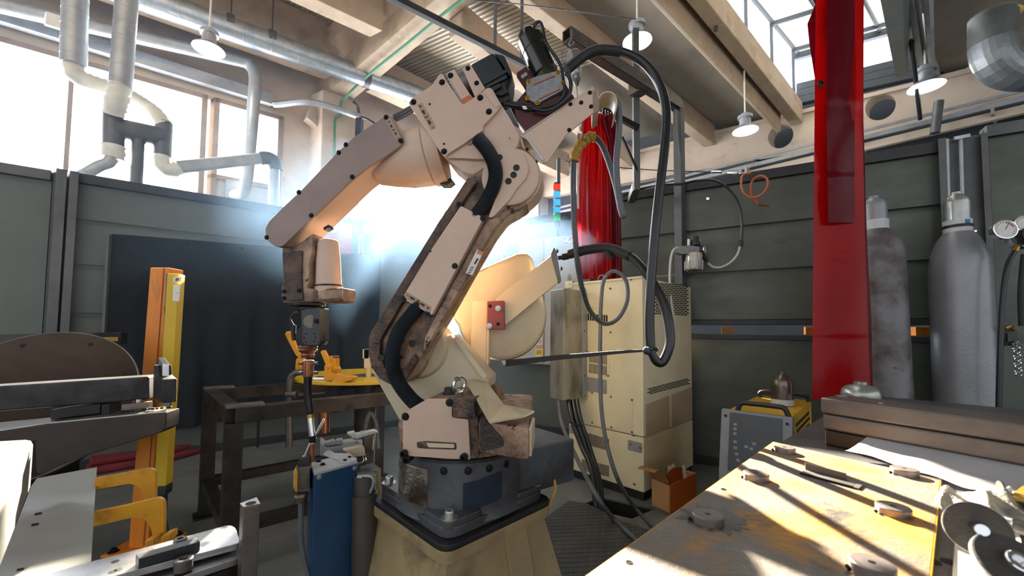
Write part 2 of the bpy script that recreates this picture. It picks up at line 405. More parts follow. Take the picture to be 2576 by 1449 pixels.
# girder over the booth
gn = MB()
def prof(c, s):
    L = D1
    return [c+L*x*s+UP*z for x, z in ((-.21, 0), (.21, 0), (.21, .32), (.42, .5), (.42, .75), (-.42, .75), (-.42, .5), (-.21, .32))]
gn.loft([prof(UV(5.03, 8.15, 4.38), 1), prof(UV(4.975, 5.4, 5.0), .92), prof(UV(4.93, -2, 5.3), .9)])
gn.done('trim_2', 'beam_concrete', kind='structure', ang=25)
beam(3, UV(-7, 7.62, 4.62), UV(4.78, 7.62, 4.62), .3, .75, D2)           # edge beam along the window wall
beam(4, UV(-4, 6.3, 4.9), UV(4.62, 6.3, 4.78), .28, .42, D2)
beam(5, UV(-4, 5.25, 5.0), UV(4.6, 5.25, 5.0), .14, .34, D2)
beam(6, UV(5.2, 5.45, 4.72), UV(UB, 5.95, 4.1), .25, .4, D2)
beam(7, UV(2.0, 4.32, 5.02), UV(UB, 4.32, 4.24), .22, .36, D2)
beam(8, UV(1.0, 3.05, 5.06), UV(10.0, 3.12, 4.15), .08, .42, D2)          # thin leg of the gutter beam
beam(9, UV(1.0, 2.72, 5.34), UV(10.25, 2.86, 4.3), .2, .36, D2)
beam(10, UV(5.4, 7.5, 4.6), UV(UB, 7.5, 4.2), .3, .5, D2)
# roof
m = MB()
def roofz(u): return 5.42 if u < 4.6 else 5.42-.085*(u-4.6)
n = 0
u = -7.0
while u < 4.7:                                               # ribbed sheet, left bay
    m.prism([UV(u, 2.9, 5.386), UV(u+.04, 2.9, 5.386), UV(u+.048, 2.9, 5.40), UV(u-.008, 2.9, 5.40)], D2*5.4); u += .085
u = 5.2
while u < 7.6:
    m.prism([UV(u, 4.5, roofz(u)-.134), UV(u+.04, 4.5, roofz(u)-.134), UV(u+.048, 4.5, roofz(u)-.12), UV(u-.008, 4.5, roofz(u)-.12)], D2*3.7); u += .085
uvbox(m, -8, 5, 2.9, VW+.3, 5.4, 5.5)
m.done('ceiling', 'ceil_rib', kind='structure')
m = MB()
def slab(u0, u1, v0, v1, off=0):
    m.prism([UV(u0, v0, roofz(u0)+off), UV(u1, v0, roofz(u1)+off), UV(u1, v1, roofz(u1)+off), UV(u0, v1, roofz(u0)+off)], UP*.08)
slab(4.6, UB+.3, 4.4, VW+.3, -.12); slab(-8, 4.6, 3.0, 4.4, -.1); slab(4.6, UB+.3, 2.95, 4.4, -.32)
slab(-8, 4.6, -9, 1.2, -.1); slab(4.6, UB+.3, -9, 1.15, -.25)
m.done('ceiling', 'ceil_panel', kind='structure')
# back wall: concrete beam with round openings, dark lower part
m = MB()
def wallpoly(hole):
    pass
holes = [(3.23, 4.18), (1.8, 4.33), (.3, 4.45), (-1.2, 4.5)]
z0, zt = 3.85, lambda v: 4.66-.045*v
vs = [8.2]+[x for h in holes for x in (h[0]+.45, h[0]-.45)]+[-9]
for a, b in zip(vs[0::2], vs[1::2]):
    m.prism([UV(UB, a, z0), UV(UB, b, z0), UV(UB, b, zt(b)), UV(UB, a, zt(a))], D1*.3)
for hv_, hz_ in holes:                                       # square bay with a round opening
    N = 32; r = .2; inner = []; outer = []
    for i in range(N):
        t = 2*math.pi*i/N; c, s_ = math.cos(t), math.sin(t); inner.append((hv_+r*c, hz_+r*s_))
        k = []
        for d, lim in ((c, .45 if c > 0 else -.45),):
            if abs(c) > 1e-6: k.append(lim/c)
        if abs(s_) > 1e-6: k.append(((zt(hv_)-hz_) if s_ > 0 else (z0-hz_))/s_)
        kk = min(k); outer.append((hv_+kk*c, hz_+kk*s_))
    I = [m.bm.verts.new(UV(UB, *p)) for p in inner]; O = [m.bm.verts.new(UV(UB, *p)) for p in outer]; B = [m.bm.verts.new(UV(UB+.3, *p)) for p in inner]
    for i in range(N):
        m.bm.faces.new((I[i-1], I[i], O[i], O[i-1])); m.bm.faces.new((I[i-1], B[i-1], B[i], I[i]))
m.prism([UV(UB-.06, 8.2, 4.3), UV(UB-.06, 8.2, 4.36), UV(UB-.06, -9, 4.9), UV(UB-.06, -9, 4.84)], D1*.07)
m.done('wall_back', 'plaster', kind='structure')
m = MB(); uvbox(m, UB+.2, UB+.5, -9, 8.4, 0, 3.9); uvbox(m, UB+.9, UB+1, -9, 8.4, 3.6, 6)
m.done('wall_back_lower', 'dark_wall', kind='structure')
# lantern skylight over the right bay
m = MB()
for v_ in (2.9, 2.3, 1.75, 1.2): m.prism([UV(1, v_-.02, 5.75), UV(UB, v_-.02, 5.42), UV(UB, v_+.02, 5.42), UV(1, v_+.02, 5.75)], UP*.06)
for u_ in range(1, 11): m.prism([UV(u_, 1.2, 5.73-.0355*(u_-1)), UV(u_+.04, 1.2, 5.73-.0355*(u_-1)), UV(u_+.04, 2.9, 5.73-.0355*(u_-1)), UV(u_, 2.9, 5.73-.0355*(u_-1))], UP*.06)
for u_ in range(1, 11): m.prism([UV(u_, 2.9, 4.6), UV(u_+.03, 2.9, 4.6), UV(u_+.03, 2.94, 4.6), UV(u_, 2.94, 4.6)], UP*1.2)
uvbox(m, 10.2, 10.34, -1, 3.1, 5.37, 5.47)
L = m.done('window_5', 'louvre', kind='structure')
m = MB(); m.prism([UV(1, 1.2, 5.81), UV(UB, 1.2, 5.5), UV(UB, 3, 5.5), UV(1, 3, 5.81)], UP*.01); m.done('roof_pane', 'roof_pane', L)
m = MB(); m.prism([UV(1, 2.96, 5.22), UV(UB, 2.96, 4.78), UV(UB, 2.96, 5.5), UV(1, 2.96, 5.81)], D2*.01); m.done('side_pane', 'roof_side', L)
m = MB(); m.prism([UV(10.3, 1.2, 4.98), UV(10.3, 3.05, 4.98), UV(10.3, 3.05, 5.4), UV(10.3, 1.2, 5.4)], D1*.01); m.done('end_pane', 'roof_side', L)
m = MB()
for k in range(3): uvbox(m, 10.24+.02*k, 10.4, 1.0, 3.1, 4.64+.12*k, 4.75+.12*k, .005)
m.done('sill_louvre', 'louvre', L)
m = MB(); uvbox(m, -8, UB, 1.05, 1.2, 4.6, 5.8); m.done('trim_11', 'ceil_panel', kind='structure')
# cable tray along the back wall
t = MB(); d = (UV(9.9, -5, 4.3)-UV(9.9, 7.5, 3.32))
for z in (0, .09): t.prism([UV(9.8, 7.5, 3.32+z), UV(9.82, 7.5, 3.32+z), UV(9.82, 7.5, 3.36+z), UV(9.8, 7.5, 3.36+z)], d)
t.prism([UV(9.8, 7.5, 3.3), UV(10.1, 7.5, 3.3), UV(10.1, 7.5, 3.32), UV(9.8, 7.5, 3.32)], d)
for k in range(8): a = UV(9.8, 7.5, 3.3)+d*(k+.5)/8; t.box(a+D1*.22+UP*-.05, (.5, .03, .1), (E1, E2, UP))
t.done('cable_tray', 'galv_dull', label='long grey metal cable tray running along the concrete back wall', cat='cable tray')
t = MB(); t.prism([UV(9.85, 7.5, 3.16), UV(9.95, 7.5, 3.16), UV(9.95, 7.5, 3.27), UV(9.85, 7.5, 3.27)], d, .01)
t.done('wall_duct', 'plaster', label='pale square trunking running under the cable tray on the back wall', cat='trunking')
t = MB(); t.box(UV(10.05, 5.3, 3.15), (.3, 1.1, .9), (E1, E2, UP), .01); t.done('wall_cabinet', 'label_white', label='pale box on the far back wall behind the green booth screen', cat='cabinet')
t = MB(); t.cyl(hu(2362, 255, 9.6), hu(2352, 335, 9.6), .05); t.done('wall_lamp_bracket', 'steel_post', label='dark post in front of the dark back wall above the gas cylinders', cat='post')

# ------------------------------------------------------------------ lights
w = bpy.data.worlds.new('World'); sc.world = w; w.use_nodes = True
bg = w.node_tree.nodes['Background']; bg.inputs[0].default_value = lin('eef2f8'); bg.inputs[1].default_value = 1.3
SUN = ray(1130, 372).normalized()
ld = bpy.data.lights.new('sun', 'SUN'); ld.energy = 70; ld.color = (1, .88, .7); ld.angle = math.radians(.6)
lo = bpy.data.objects.new('sun', ld); COL.objects.link(lo); lo.rotation_euler = SUN.to_track_quat('Z', 'Y').to_euler()

cam = bpy.data.cameras.new('camera'); co = bpy.data.objects.new('camera', cam); COL.objects.link(co)
cam.sensor_width = 36; cam.lens = 36*F/2576; cam.shift_y = (CY-724.5)/2576; co.matrix_world = M.Translation(CAM) @ RC.to_4x4(); cam.dof.use_dof = True; cam.dof.focus_distance = 1.5; cam.dof.aperture_fstop = 5.0; cam.clip_start = .02; cam.clip_end = 200
sc.camera = co
sc.view_settings.view_transform = 'Standard'; sc.view_settings.look = 'None'; sc.view_settings.exposure = .2; sc.view_settings.gamma = 1
# ------------------------------------------------------------------ the welding robot
RP = Pl(1150, 800, 1.27, 9)
AX = V((-.165, 1.385, 0))
robot = thing('welding_robot', 'large beige welding robot with a grimy arm on a dark base in the booth', 'robot', AX)
def P_(lst, d=0): return RP.poly(lst, d)
def plate(m, px, d0, th, bev=.002, r=0):
    q = rnd(px, r) if r else px
    return m.prism(P_(q, d0), -RP.n*th, bev)
def boltp(par, pts, d=0, r=.005, mat='bolt_dark', name='bolt', h=None):
    for x, y in pts: bolt(RP.h(x, y, d), RP.n, r, h or r, name, mat, par)
def holep(par, pts, d, r, name='plug_hole'):
    for x, y in pts:
        b = MB(); p = RP.h(x, y, d); b.lathe(p, RP.n, [(-.001, r*1.18), (.0015, r*1.18), (.0016, r), (.0005, r*.9), (.0008, r*.3)], 18); b.done(name, 'rubber', par)
def px2m(d=0): return (RP.h(1288, 800, d)-RP.h(1188, 800, d)).length/100
S = px2m()                                            # metres per pixel on the arm plane
def dirp(a, b): return (RP.h(*b)-RP.h(*a)).normalized()

# --- pedestal, plinth plate and base casting
fz = .4
cor = [V((-.168, 1.085, 0)), V((.128, 1.385, 0)), V((-.165, 1.685, 0)), V((-.458, 1.385, 0))]
def sq(s, z, r=.04): 
    q = rnd([(AX.x+(c.x-AX.x)*s, AX.y+(c.y-AX.y)*s) for c in cor], r); return [V((x, y, z)) for x, y in q]
m = MB()
a = [AX+(c-AX)*.93 for c in cor]; b = [AX+(c-AX)*1.3 for c in cor]
m.loft([[V((p.x, p.y, 0)) for p in b], [V((p.x, p.y, .345)) for p in a]])
m.prism(sq(1.06, .335), UP*.035, .004)
ped = m.done('pedestal', 'pedestal', robot)
m = MB()                                              # vertical stiffeners on the two near faces
for i, f in ((0, .62),):
    p0, p1 = a[i].lerp(a[(i+1) % 4], f), b[i].lerp(b[(i+1) % 4], f); nn = (p0-AX); nn.z = 0
    t_ = (a[(i+1) % 4]-a[i]).normalized()*.012; nrm = t_.cross(UP).normalized(); nrm = nrm if nrm.dot(p0-AX) > 0 else -nrm
    P0, P1 = V((p0.x, p0.y, .335)), V((p1.x, p1.y, 0))
    m.prism([P0-t_*3, P1-t_*4, P1-t_*4+nrm*.014, P0-t_*3+nrm*.008], t_*8, .003)
m.done('stiffener', 'pedestal', robot)
m = MB(); m.prism(sq(1.07, .37, .05), UP*.018, .004); m.done('plinth_plate', 'rubber', robot)
m = MB(); m.prism(sq(.97, .388, .05), UP*.03, .005)
m.prism(sq(.93, .395, .05), UP*.03, .003)
for i, c in enumerate(cor):
    A, B = (cor[i-1]-c).normalized(), (cor[(i+1) % 4]-c).normalized(); o_ = AX+(c-AX)*.95; o_ = V((o_.x, o_.y, .41)); s_ = .13
    m.prism([V((x, y, .41)) for x, y in rnd([(o_.x, o_.y), ((o_+A*s_).x, (o_+A*s_).y), ((o_+A*s_+B*.05).x, (o_+A*s_+B*.05).y), ((o_+B*s_+A*.05).x, (o_+B*s_+A*.05).y), ((o_+B*s_).x, (o_+B*s_).y)], .03)], UP*.026, .004)
BR = .205
m.lathe(V((AX.x, AX.y, .4)), UP, [(0, BR+.012), (.03, BR), (.165, BR), (.172, BR-.008), (.172, .05)], 56)
e1 = E1; e2 = V((E1.y, -E1.x, 0))
m.box(V((AX.x, AX.y, .49))+e1*.2, (.34, .33, .15), (e1, e2, UP), .008)
base = m.done('base', 'robot_base', robot)
for c in cor:
    p = AX+(c-AX)*.84; bolt(V((p.x, p.y, .436)), UP, .014, .02, 'base_bolt', 'bolt_zinc', robot)
def cyl_patch(name, a0, a1, z0, z1, r, mat, par, zs=0, n=14):
    m = MB(); m.sheet(lambda u, v: V((AX.x+r*math.sin(math.radians(a0+(a1-a0)*u)), AX.y-r*math.cos(math.radians(a0+(a1-a0)*u)), z0+(z1-z0)*v+zs*u)), n, 2, .0015); return m.done(name, mat, par)
lab = cyl_patch('warning_label', -78, -22, .435, .545, BR+.001, 'label_metal', base)
m = MB()                                              # rows of worn print on the curved label
random.seed(2)
for r_ in range(16):
    z = .441+.0063*r_; a = -75
    while a < -27:
        w = random.choice((1.5, 2.5, 4)); 
        if random.random() < .8:
            q = lambda t: V((AX.x+(BR+.0032)*math.sin(math.radians(t)), AX.y-(BR+.0032)*math.cos(math.radians(t)), z)); m.face([q(a), q(a+w), q(a+w)+UP*.0026, q(a)+UP*.0026])
        a += w+.9
m.done('label_print', 'ink', lab)
cyl_patch('inspection_cover', 8, 42, .43, .51, BR+.003, 'base_blue', base, .02)
for t in (-8, 12, 30, 48):
    q = V((AX.x+(BR)*math.sin(math.radians(t)), AX.y-(BR)*math.cos(math.radians(t)), .545)); bolt(q, q-V((AX.x, AX.y, q.z)), .007, .004, 'plug', 'bolt_dark', base)
m = MB(); m.tube([hy(1393, 1205, 1.42), hy(1397, 1230, 1.41), hy(1385, 1262, 1.40), hy(1372, 1300, 1.38)], .006); m.done('earth_wire', 'tape_yellow', robot)

# --- turret
TP = Pl(1100, 1150, 1.17, 9)
def T_(l, d=0): return TP.poly(l, d)
m = MB()
m.prism(T_(rnd([(1014, 1038), (1075, 1003), (1137, 1003), (1188, 1003), (1204, 1040), (1205, 1150), (1185, 1156), (1022, 1145), (1013, 1138)], 6), -.008), -TP.n*.4, .006)
zt = .72
m.lathe(V((AX.x, AX.y, .575)), UP, [(0, .19), (.004, .205), (.07, .212), (.085, .2), (.1, .1)], 48)
q = [hz(1205, 1050, zt), hz(1332, 1070, zt-.005), V((AX.x+.25, AX.y+.16, zt)), V((AX.x+.05, AX.y+.2, zt))]
m.prism([V((p.x, p.y, .625)) for p in q], UP*.085, .012)
tur = m.done('turret', 'robot_dirty', robot)
m = MB(); m.prism(T_(rnd([(1013, 1040), (1075, 1003), (1137, 1004), (1137, 1050), (1178, 1055), (1183, 1157), (1030, 1148), (1013, 1140)], 5), .004), -TP.n*.012, .0015); tc = m.done('turret_cover', 'robot', robot)
for x, y in ((1020, 1048), (1131, 1013)): bolt(TP.h(x, y, .004), TP.n, .007, .006, 'bolt', 'bolt_dark', tc)
for x, y in ((1019, 1139), (1169, 1148), (1026, 1154)):
    mm = MB(); p = TP.h(x, y, .003); mm.lathe(p, TP.n, [(-.02, .011), (.014, .011), (.016, .009), (.016, .006), (.004, .0055)], 18); mm.done('bumper_bolt', 'bolt_dark', tc)
m = MB(); m.prism(T_(rnd([(1048, 1112), (1072, 1109), (1148, 1114), (1148, 1131), (1078, 1129), (1050, 1127)], 4), .0045), TP.n*.0008); rs = m.done('scorched_slot', 'robot_grime', tc)
m = MB(); m.prism(T_(rnd([(1072, 1114), (1143, 1117), (1143, 1127), (1078, 1125)], 3), .0055), TP.n*.0008); m.done('name_plate', 'robot_cream', tc)
m = MB(); m.prism(T_(rnd([(1138, 1004), (1192, 1004), (1197, 1052), (1138, 1050)], 3), .014), -TP.n*.16, .005); m.done('lifting_block', 'robot_grime', robot)
m = MB(); c = TP.h(1155, 978, -.03); m.torus(c+UP*.012, TP.e*.75+TP.n*.66, .019, .0065, 24, 8); m.cyl(c-UP*.022, c-UP*.008, .011, .014); m.done('eye_bolt', 'chrome', robot)
m = MB(); c = TP.h(1131, 1004, -.09); m.lathe(c, UP, [(0, .028), (.004, .03), (.02, .018), (.036, .016), (.036, .005)], 20); m.done('rubber_plug', 'rubber', robot)
m = MB()                                              # folded sheet guard to the right of the turret
sh = [hy(1172, 962, 1.35), hy(1216, 952, 1.45), hz(1268, 1022, zt+.02), hz(1232, 1066, zt+.004)]
m.prism(sh, V((0, .004, .004))); m.prism([sh[3], sh[2], hz(1344, 1038, zt+.02), hz(1320, 1050, zt+.004)], UP*.005); m.prism([sh[0], sh[3], V((sh[3].x, sh[3].y+.2, sh[3].z)), sh[1]], UP*.004)
m.done('sheet_guard', 'robot_cream', robot)
m = MB(); fq = VP(q[0], q[1]); fq.n = fq.n; m.prism([fq.h(x, y, .003) for x, y in rnd([(1207, 1054), (1225, 1062), (1262, 1100), (1268, 1122), (1240, 1130), (1207, 1134)], 8)], -fq.n*.004); m.done('soot_patch', 'soot', tur)
m = MB(); p = V((q[1].x-.002, q[1].y+.012, zt)); m.prism([V((p.x, p.y, .635)), V((p.x+.016, p.y+.13, .635)), V((p.x+.016, p.y+.13, .705)), V((p.x, p.y, .705))], V((.008, -.003, 0)), .002); m.done('end_plate', 'robot_cream', robot)
# shoulder: joint-two housing behind the lower arm and its webbed bracket
m = MB(); c = RP.h(1045, 872, -.12); m.lathe(c, -RP.n, [(0, .105), (.02, .115), (.07, .115), (.075, .108), (.11, .108), (.115, .09), (.16, .085), (.16, .02)], 44); m.done('shoulder_housing', 'robot_cream', robot)
m = MB(); m.prism(P_([(935, 935), (990, 950), (1080, 900), (1130, 840), (1230, 950), (1225, 1010), (1180, 1040), (1020, 1090), (1000, 1050)], -.14), -RP.n*.13, .006); m.done('shoulder_bracket', 'robot_cream', robot)
m = MB(); m.prism(P_([(1139, 850), (1150, 846), (1226, 948), (1218, 955), (1206, 944)], -.125), -RP.n*.03, .002); m.done('gusset', 'robot_cream', robot)

# --- lower arm
LA = [(1176, 442), (1099, 560), (987, 742), (938, 821), (925, 845), (923, 890), (932, 926), (952, 955), (985, 972), (1020, 964), (1046, 930), (1072, 872), (1125, 785), (1182, 683), (1236, 590), (1268, 548), (1318, 520), (1348, 480), (1359, 435), (1349, 400), (1325, 372), (1290, 362), (1250, 368), (1215, 395)]
m = MB(); plate(m, rnd(LA, 10, 3), -.022, .105, .012)
lower = m.done('lower_arm', 'robot_dirty', robot, ang=30)
m = MB()                                              # raised rims of the casting
rl = [(1176, 445), (1099, 563), (987, 745), (940, 823), (927, 847), (925, 890), (934, 924), (953, 953), (984, 969), (1012, 962), (1030, 940), (1050, 905), (1040, 890), (1018, 925), (995, 938), (968, 925), (955, 890), (957, 855), (972, 828), (1018, 750), (1128, 563), (1200, 455)]
plate(m, rl, -.002, .03, .006)
m.done('arm_rim', 'robot_grime', lower, ang=30)
m = MB()
rr = [(1182, 683), (1236, 590), (1266, 548), (1250, 545), (1226, 552), (1100, 785), (1068, 850), (1062, 890), (1074, 872), (1125, 785)]
plate(m, rr, -.004, .03, .005); m.done('arm_rim', 'robot_dirty', lower, ang=30)
m = MB()                                              # elbow face with its three plugs
ef = [(1236, 375), (1262, 370), (1290, 372), (1313, 384), (1326, 404), (1329, 430), (1322, 450), (1298, 476), (1284, 500), (1240, 546), (1228, 548), (1240, 515), (1253, 480), (1262, 440), (1252, 405)]
plate(m, rnd(ef, 8, 3), .002, .028, .006); m.done('elbow_face', 'robot', lower, ang=30)
holep(lower, [(1299, 422), (1292, 440), (1279, 456)], .0025, .0085); holep(lower, [(1257, 396)], .0025, .008)
m = MB(); m.lathe(RP.h(1283, 443, -.005), -RP.n, [(0, .085), (.004, .092), (.02, .092), (.024, .097), (.1, .1)], 48); m.done('elbow_ring', 'robot', lower)
boltp(lower, [(1326, 375), (1332, 396), (1349, 407), (1353, 446)], -.012, .003)
m = MB(); plate(m, [(1159, 517), (1217, 547), (1163, 648), (1086, 793), (1011, 750), (1088, 622)], .01, .034, .002, 3); lc = m.done('lower_arm_cover', 'robot', lower)
boltp(lc, [(1154, 514), (1215, 549), (1144, 669), (1016, 751), (1075, 789)], .010, .0058); boltp(lc, [(1083, 632)], .01, .002)
m = MB(); plate(m, [(1021, 733), (1085, 772), (1080, 787), (1017, 749)], .0115, .0012, 0, 3); mk = m.done('axis_marking', 'label_tan', lc)
u = dirp((1017, 741), (1083, 779)); vv = RP.n.cross(u)
m = MB(); z = .0125
m.text('\u2212', RP.h(1026, 744.5, z), u, vv, .016); m.arrow(RP.h(1037, 750.5, z), u, vv, .019, .0105); m.text('2', RP.h(1050, 758.5, z), u, vv, .0165); m.arrow(RP.h(1063, 766.5, z), -u, -vv, .017, .0105); m.text('+', RP.h(1076, 775.5, z), u, vv, .02)
m.done('marking_print', 'ink', mk)
m = MB(); plate(m, [(1200, 627), (1216, 634), (1188, 693), (1171, 687)], -.0025, .0006); wl = m.done('warning_label', 'label_white', lower)
m = MB(); plate(m, [(1203, 628), (1215, 633), (1211, 642), (1199, 637)], -.0015, .0006); m.done('label_header', 'copper_orange', wl)
m = MB(); uu = dirp((1210, 640), (1182, 690)); m.arrow(RP.h(1198, 657, -.001), uu, RP.n.cross(uu), .022, .009)
for k in range(5): p = RP.h(1188-2.6*k, 672+4.6*k, -.001); m.box(p, (.011, .0008, .002), (RP.e, RP.n, UP))
m.done('label_print', 'ink', wl)
holep(lower, [(1037, 864)], -.0215, .0095); holep(lower, [(959, 900)], -.0015, .0095)
# conduits
def conduit(name, pts, r, par, mat='conduit', ribs=.0034, flat=1):
    m = MB(); m.tube(pts, r, 16, 10, ribs, flat); return m.done(name, mat, par, ang=60)
conduit('conduit', [RP.h(x, y, d) for x, y, d in ((1203, 350, .0), (1222, 372, .005), (1239, 402, .008), (1247, 436, .008), (1241, 470, .006), (1222, 508, .002), (1196, 545, -.012))], .0235, robot)
conduit('conduit', [RP.h(x, y, d) for x, y, d in ((1060, 758, -.012), (1040, 786, -.004), (1004, 834, .006), (988, 885, .008), (990, 930, .008), (1006, 968, .006), (1040, 1010, -.01), (1070, 1030, -.03))], .0245, robot)

# --- elbow casting with axis-three cover
m = MB()
plate(m, rnd([(1030, 260), (1080, 222), (1098, 196), (1108, 182), (1119, 192), (1125, 220), (1190, 247), (1225, 224), (1238, 224), (1262, 264), (1285, 300), (1308, 345), (1300, 372), (1250, 400), (1190, 400), (1168, 398), (1119, 397), (1070, 330)], 8, 3), -.006, .17, .012)
plate(m, rnd([(1119, 397), (1168, 362), (1215, 330), (1300, 372), (1250, 400), (1190, 440), (1165, 432)], 6, 3), -.02, .15, .012)
elb = m.done('elbow_casting', 'robot', robot, ang=30)
m = MB(); plate(m, [(1027, 260), (1034, 248), (1117, 194), (1164, 263), (1188, 248), (1209, 236), (1222, 222), (1231, 219), (1239, 224), (1261, 264), (1249, 281), (1214, 318), (1216, 327), (1168, 361), (1115, 394)], .006, .014, .0025, 5); ec = m.done('elbow_cover', 'robot', elb)
boltp(ec, [(1040, 257), (1112, 207), (1208, 246), (1230, 281), (1117, 381)], .006, .0062); boltp(ec, [(1081, 262), (1117, 362), (1247, 258), (1229, 231)], .006, .0022)
m = MB(); plate(m, [(1217, 232), (1231, 222), (1257, 264), (1247, 272)], .0085, .003, .001, 3); m.done('cover_pad', 'robot', ec)
m = MB(); plate(m, [(1049, 263), (1062, 258), (1097, 319), (1084, 327)], .0068, .0008, 0, 3); mk = m.done('axis_marking', 'label_tan', ec)
u = dirp((1055, 260), (1091, 323)); vv = RP.n.cross(u); z = .0075
m = MB(); m.text('+', RP.h(1056.5, 268, z), u, vv, .021); m.arrow(RP.h(1065, 281.5, z), u, vv, .017, .012); m.text('3', RP.h(1072, 294, z), u, vv, .018); m.arrow(RP.h(1080, 307.5, z), -u, -vv, .017, .012); m.text('\u2212', RP.h(1089.5, 322, z), u, -RP.n.cross(-u), .019)
m.done('marking_print', 'ink', mk)
m = MB(); plate(m, [(1168, 355), (1212, 323), (1220, 338), (1180, 366)], -.002, .03, .002); m.done('cable_outlet', 'robot_brown', elb)

# axis-four drive: mounting plate, gearbox and servo motor
m = MB(); plate(m, [(1123, 184), (1142, 173), (1190, 249), (1165, 263)], -.002, .09, .002); mp = m.done('motor_mount', 'robot', elb)
m = MB(); plate(m, [(1121, 186), (1124, 184), (1166, 264), (1163, 265)], -.0015, .08); m.done('shim', 'galv', mp)
m = MB(); plate(m, [(1156, 252), (1184, 236), (1190, 248), (1165, 263)], -.0012, .02); m.done('lower_face', 'copper_orange', mp)
boltp(mp, [(1133, 190)], -.002, .006)
ma, mb_ = RP.h(1155, 222, -.055), RP.h(1198, 200, -.055)
m = MB(); m.cyl(ma, mb_, .05, n=28); gb = m.done('gearbox', 'steel_grey', elb)
m = MB(); plate(m, [(1162, 171), (1184, 161), (1221, 222), (1196, 247)], -.004, .1, .003); gf = m.done('gearbox_flange', 'robot', elb)
boltp(gf, [(1177, 172), (1199, 209)], -.004, .005)
m = MB(); plate(m, [(1184, 161), (1240, 131), (1279, 194), (1221, 223)], -.01, .1, .006); sv = m.done('servo_motor', 'servo_black', robot)
m = MB(); plate(m, [(1240, 132), (1250, 134), (1268, 138), (1286, 178), (1284, 205), (1279, 232), (1262, 240), (1243, 238), (1230, 226), (1279, 194)], -.018, .085, .006); plate(m, [(1224, 224), (1256, 208), (1262, 216), (1232, 234)], -.006, .04, .003); m.done('motor_end_cap', 'rubber', sv)
m = MB(); plate(m, [(1214, 206), (1272, 174), (1276, 180), (1218, 213)], -.004, .03, .002); m.done('cooling_rib', 'servo_black', sv)
m = MB(); plate(m, [(1246, 243), (1275, 230), (1283, 250), (1255, 262)], -.03, .05, .004); m.tube([RP.h(x, y, -.04) for x, y in ((1258, 236), (1270, 225), (1281, 212), (1284, 196), (1276, 190))], .004); m.done('motor_connector', 'rubber', sv)

# --- forearm
FO = [(968, 291), (986, 292), (1000, 318), (1013, 350), (1006, 368), (919, 424), (886, 450), (814, 520), (709, 621), (690, 620), (671, 603), (666, 575), (676, 557), (715, 518), (753, 483), (852, 379), (873, 361), (887, 346)]
m = MB(); plate(m, FO, -.004, .14, .03, 10); 
ca, cb = RP.h(1082, 392, -.105), RP.h(960, 420, -.09)
dd = (cb-ca); m.lathe(ca, dd, [(0, .1), (.004, .103), (.02, .103), (dd.length*.45, .095), (dd.length*.8, .078), (dd.length*1.1, .06)], 40)
fore = m.done('forearm', 'robot', robot, ang=30)
m = MB(); plate(m, FO, .009, .0125, .003, 8); fc = m.done('forearm_cover', 'robot_brown', fore)
boltp(fc, [(971, 295), (1008, 354), (852, 384), (752, 484), (886, 445), (783, 542), (671, 597), (870, 364)], .009, .0052)
m = MB(); plate(m, [(970, 303), (983, 297), (1007, 347), (996, 352)], .0098, .0008, 0, 3); mk = m.done('axis_marking', 'label_tan', fc)
u = dirp((976, 300), (1002, 350)); vv = RP.n.cross(u); z = .0105
m = MB(); m.text('+', RP.h(978, 306.5, z), u, vv, .015); m.arrow(RP.h(984, 317.5, z), u, vv, .013, .0085); m.text('4', RP.h(989.5, 326.5, z), u, vv, .0125); m.arrow(RP.h(995, 336, z), -u, -vv, .012, .0085); m.text('\u2212', RP.h(1001, 346.5, z), u, vv, .013); m.done('marking_print', 'ink', mk)
m = MB(); dn = dd.normalized(); m.lathe(ca-dn*.05, dd, [(0, .09), (.003, .109), (.048, .109), (.05, .1)], 44); m.done('forearm_flange', 'robot', fore)
m = MB(); plate(m, [(1036, 352), (1046, 346), (1064, 380), (1052, 388)], -.015, .03, .002); lk = m.done('stop_block', 'robot_dirty', fore)
boltp(lk, [(1046, 362), (1053, 373)], -.014, .0045); 
m = MB(); plate(m, [(812, 572), (826, 564), (828, 572), (814, 580)], -.03, .03, .003); m.done('rubber_stop', 'rubber', fore)
m = MB(); plate(m, [(1105, 455), (1134, 447), (1139, 455), (1126, 465), (1106, 464)], -.1, .04, .003); m.done('rubber_stop', 'rubber', fore)
m = MB()                                              # cable bundle strung along the back of the forearm
for k, y in enumerate((0, 7, 15)): m.tube([RP.h(988, 292+y, -.14), RP.h(1012, 280+y, -.16), RP.h(1045, 262+y, -.16), RP.h(1100, 232+y, -.14)], .005, 8)
m.done('wire_bundle', 'cable_grey', fore)

# --- wrist
WD = -.005
m = MB(); plate(m, [(708, 618), (735, 624), (786, 585), (785, 632), (778, 660), (776, 712), (770, 724), (795, 727), (863, 723), (862, 757), (840, 760), (714, 762), (707, 755), (707, 722), (711, 712)], -.012, .085, .008)
wr = m.done('wrist', 'robot_dirty', robot, ang=30)
m = MB(); plate(m, [(709, 634), (760, 630), (758, 700), (762, 756), (714, 758), (709, 752), (709, 722), (712, 712)], -.006, .01, .004); m.done('spatter_crust', 'robot_grime', wr, ang=25)
m = MB(); plate(m, [(800, 731), (861, 727), (860, 752), (800, 754)], -.008, .01, .004); m.done('spatter_crust', 'robot_dirty', wr)
boltp(wr, [(714, 733), (752, 731), (714, 750)], -.005, .005)
p0, p1 = RP.h(827, 722, -.055), RP.h(826, 604, -.055)
L = (p1-p0).length; m = MB(); m.lathe(p0, p1-p0, [(-.03, .0445), (0, .0445), (.001, .0425), (L*.5, .04), (L*.92, .0355), (L*.975, .033), (L, .026), (L+.001, .002)], 32); wm = m.done('wrist_motor_cover', 'robot', wr)
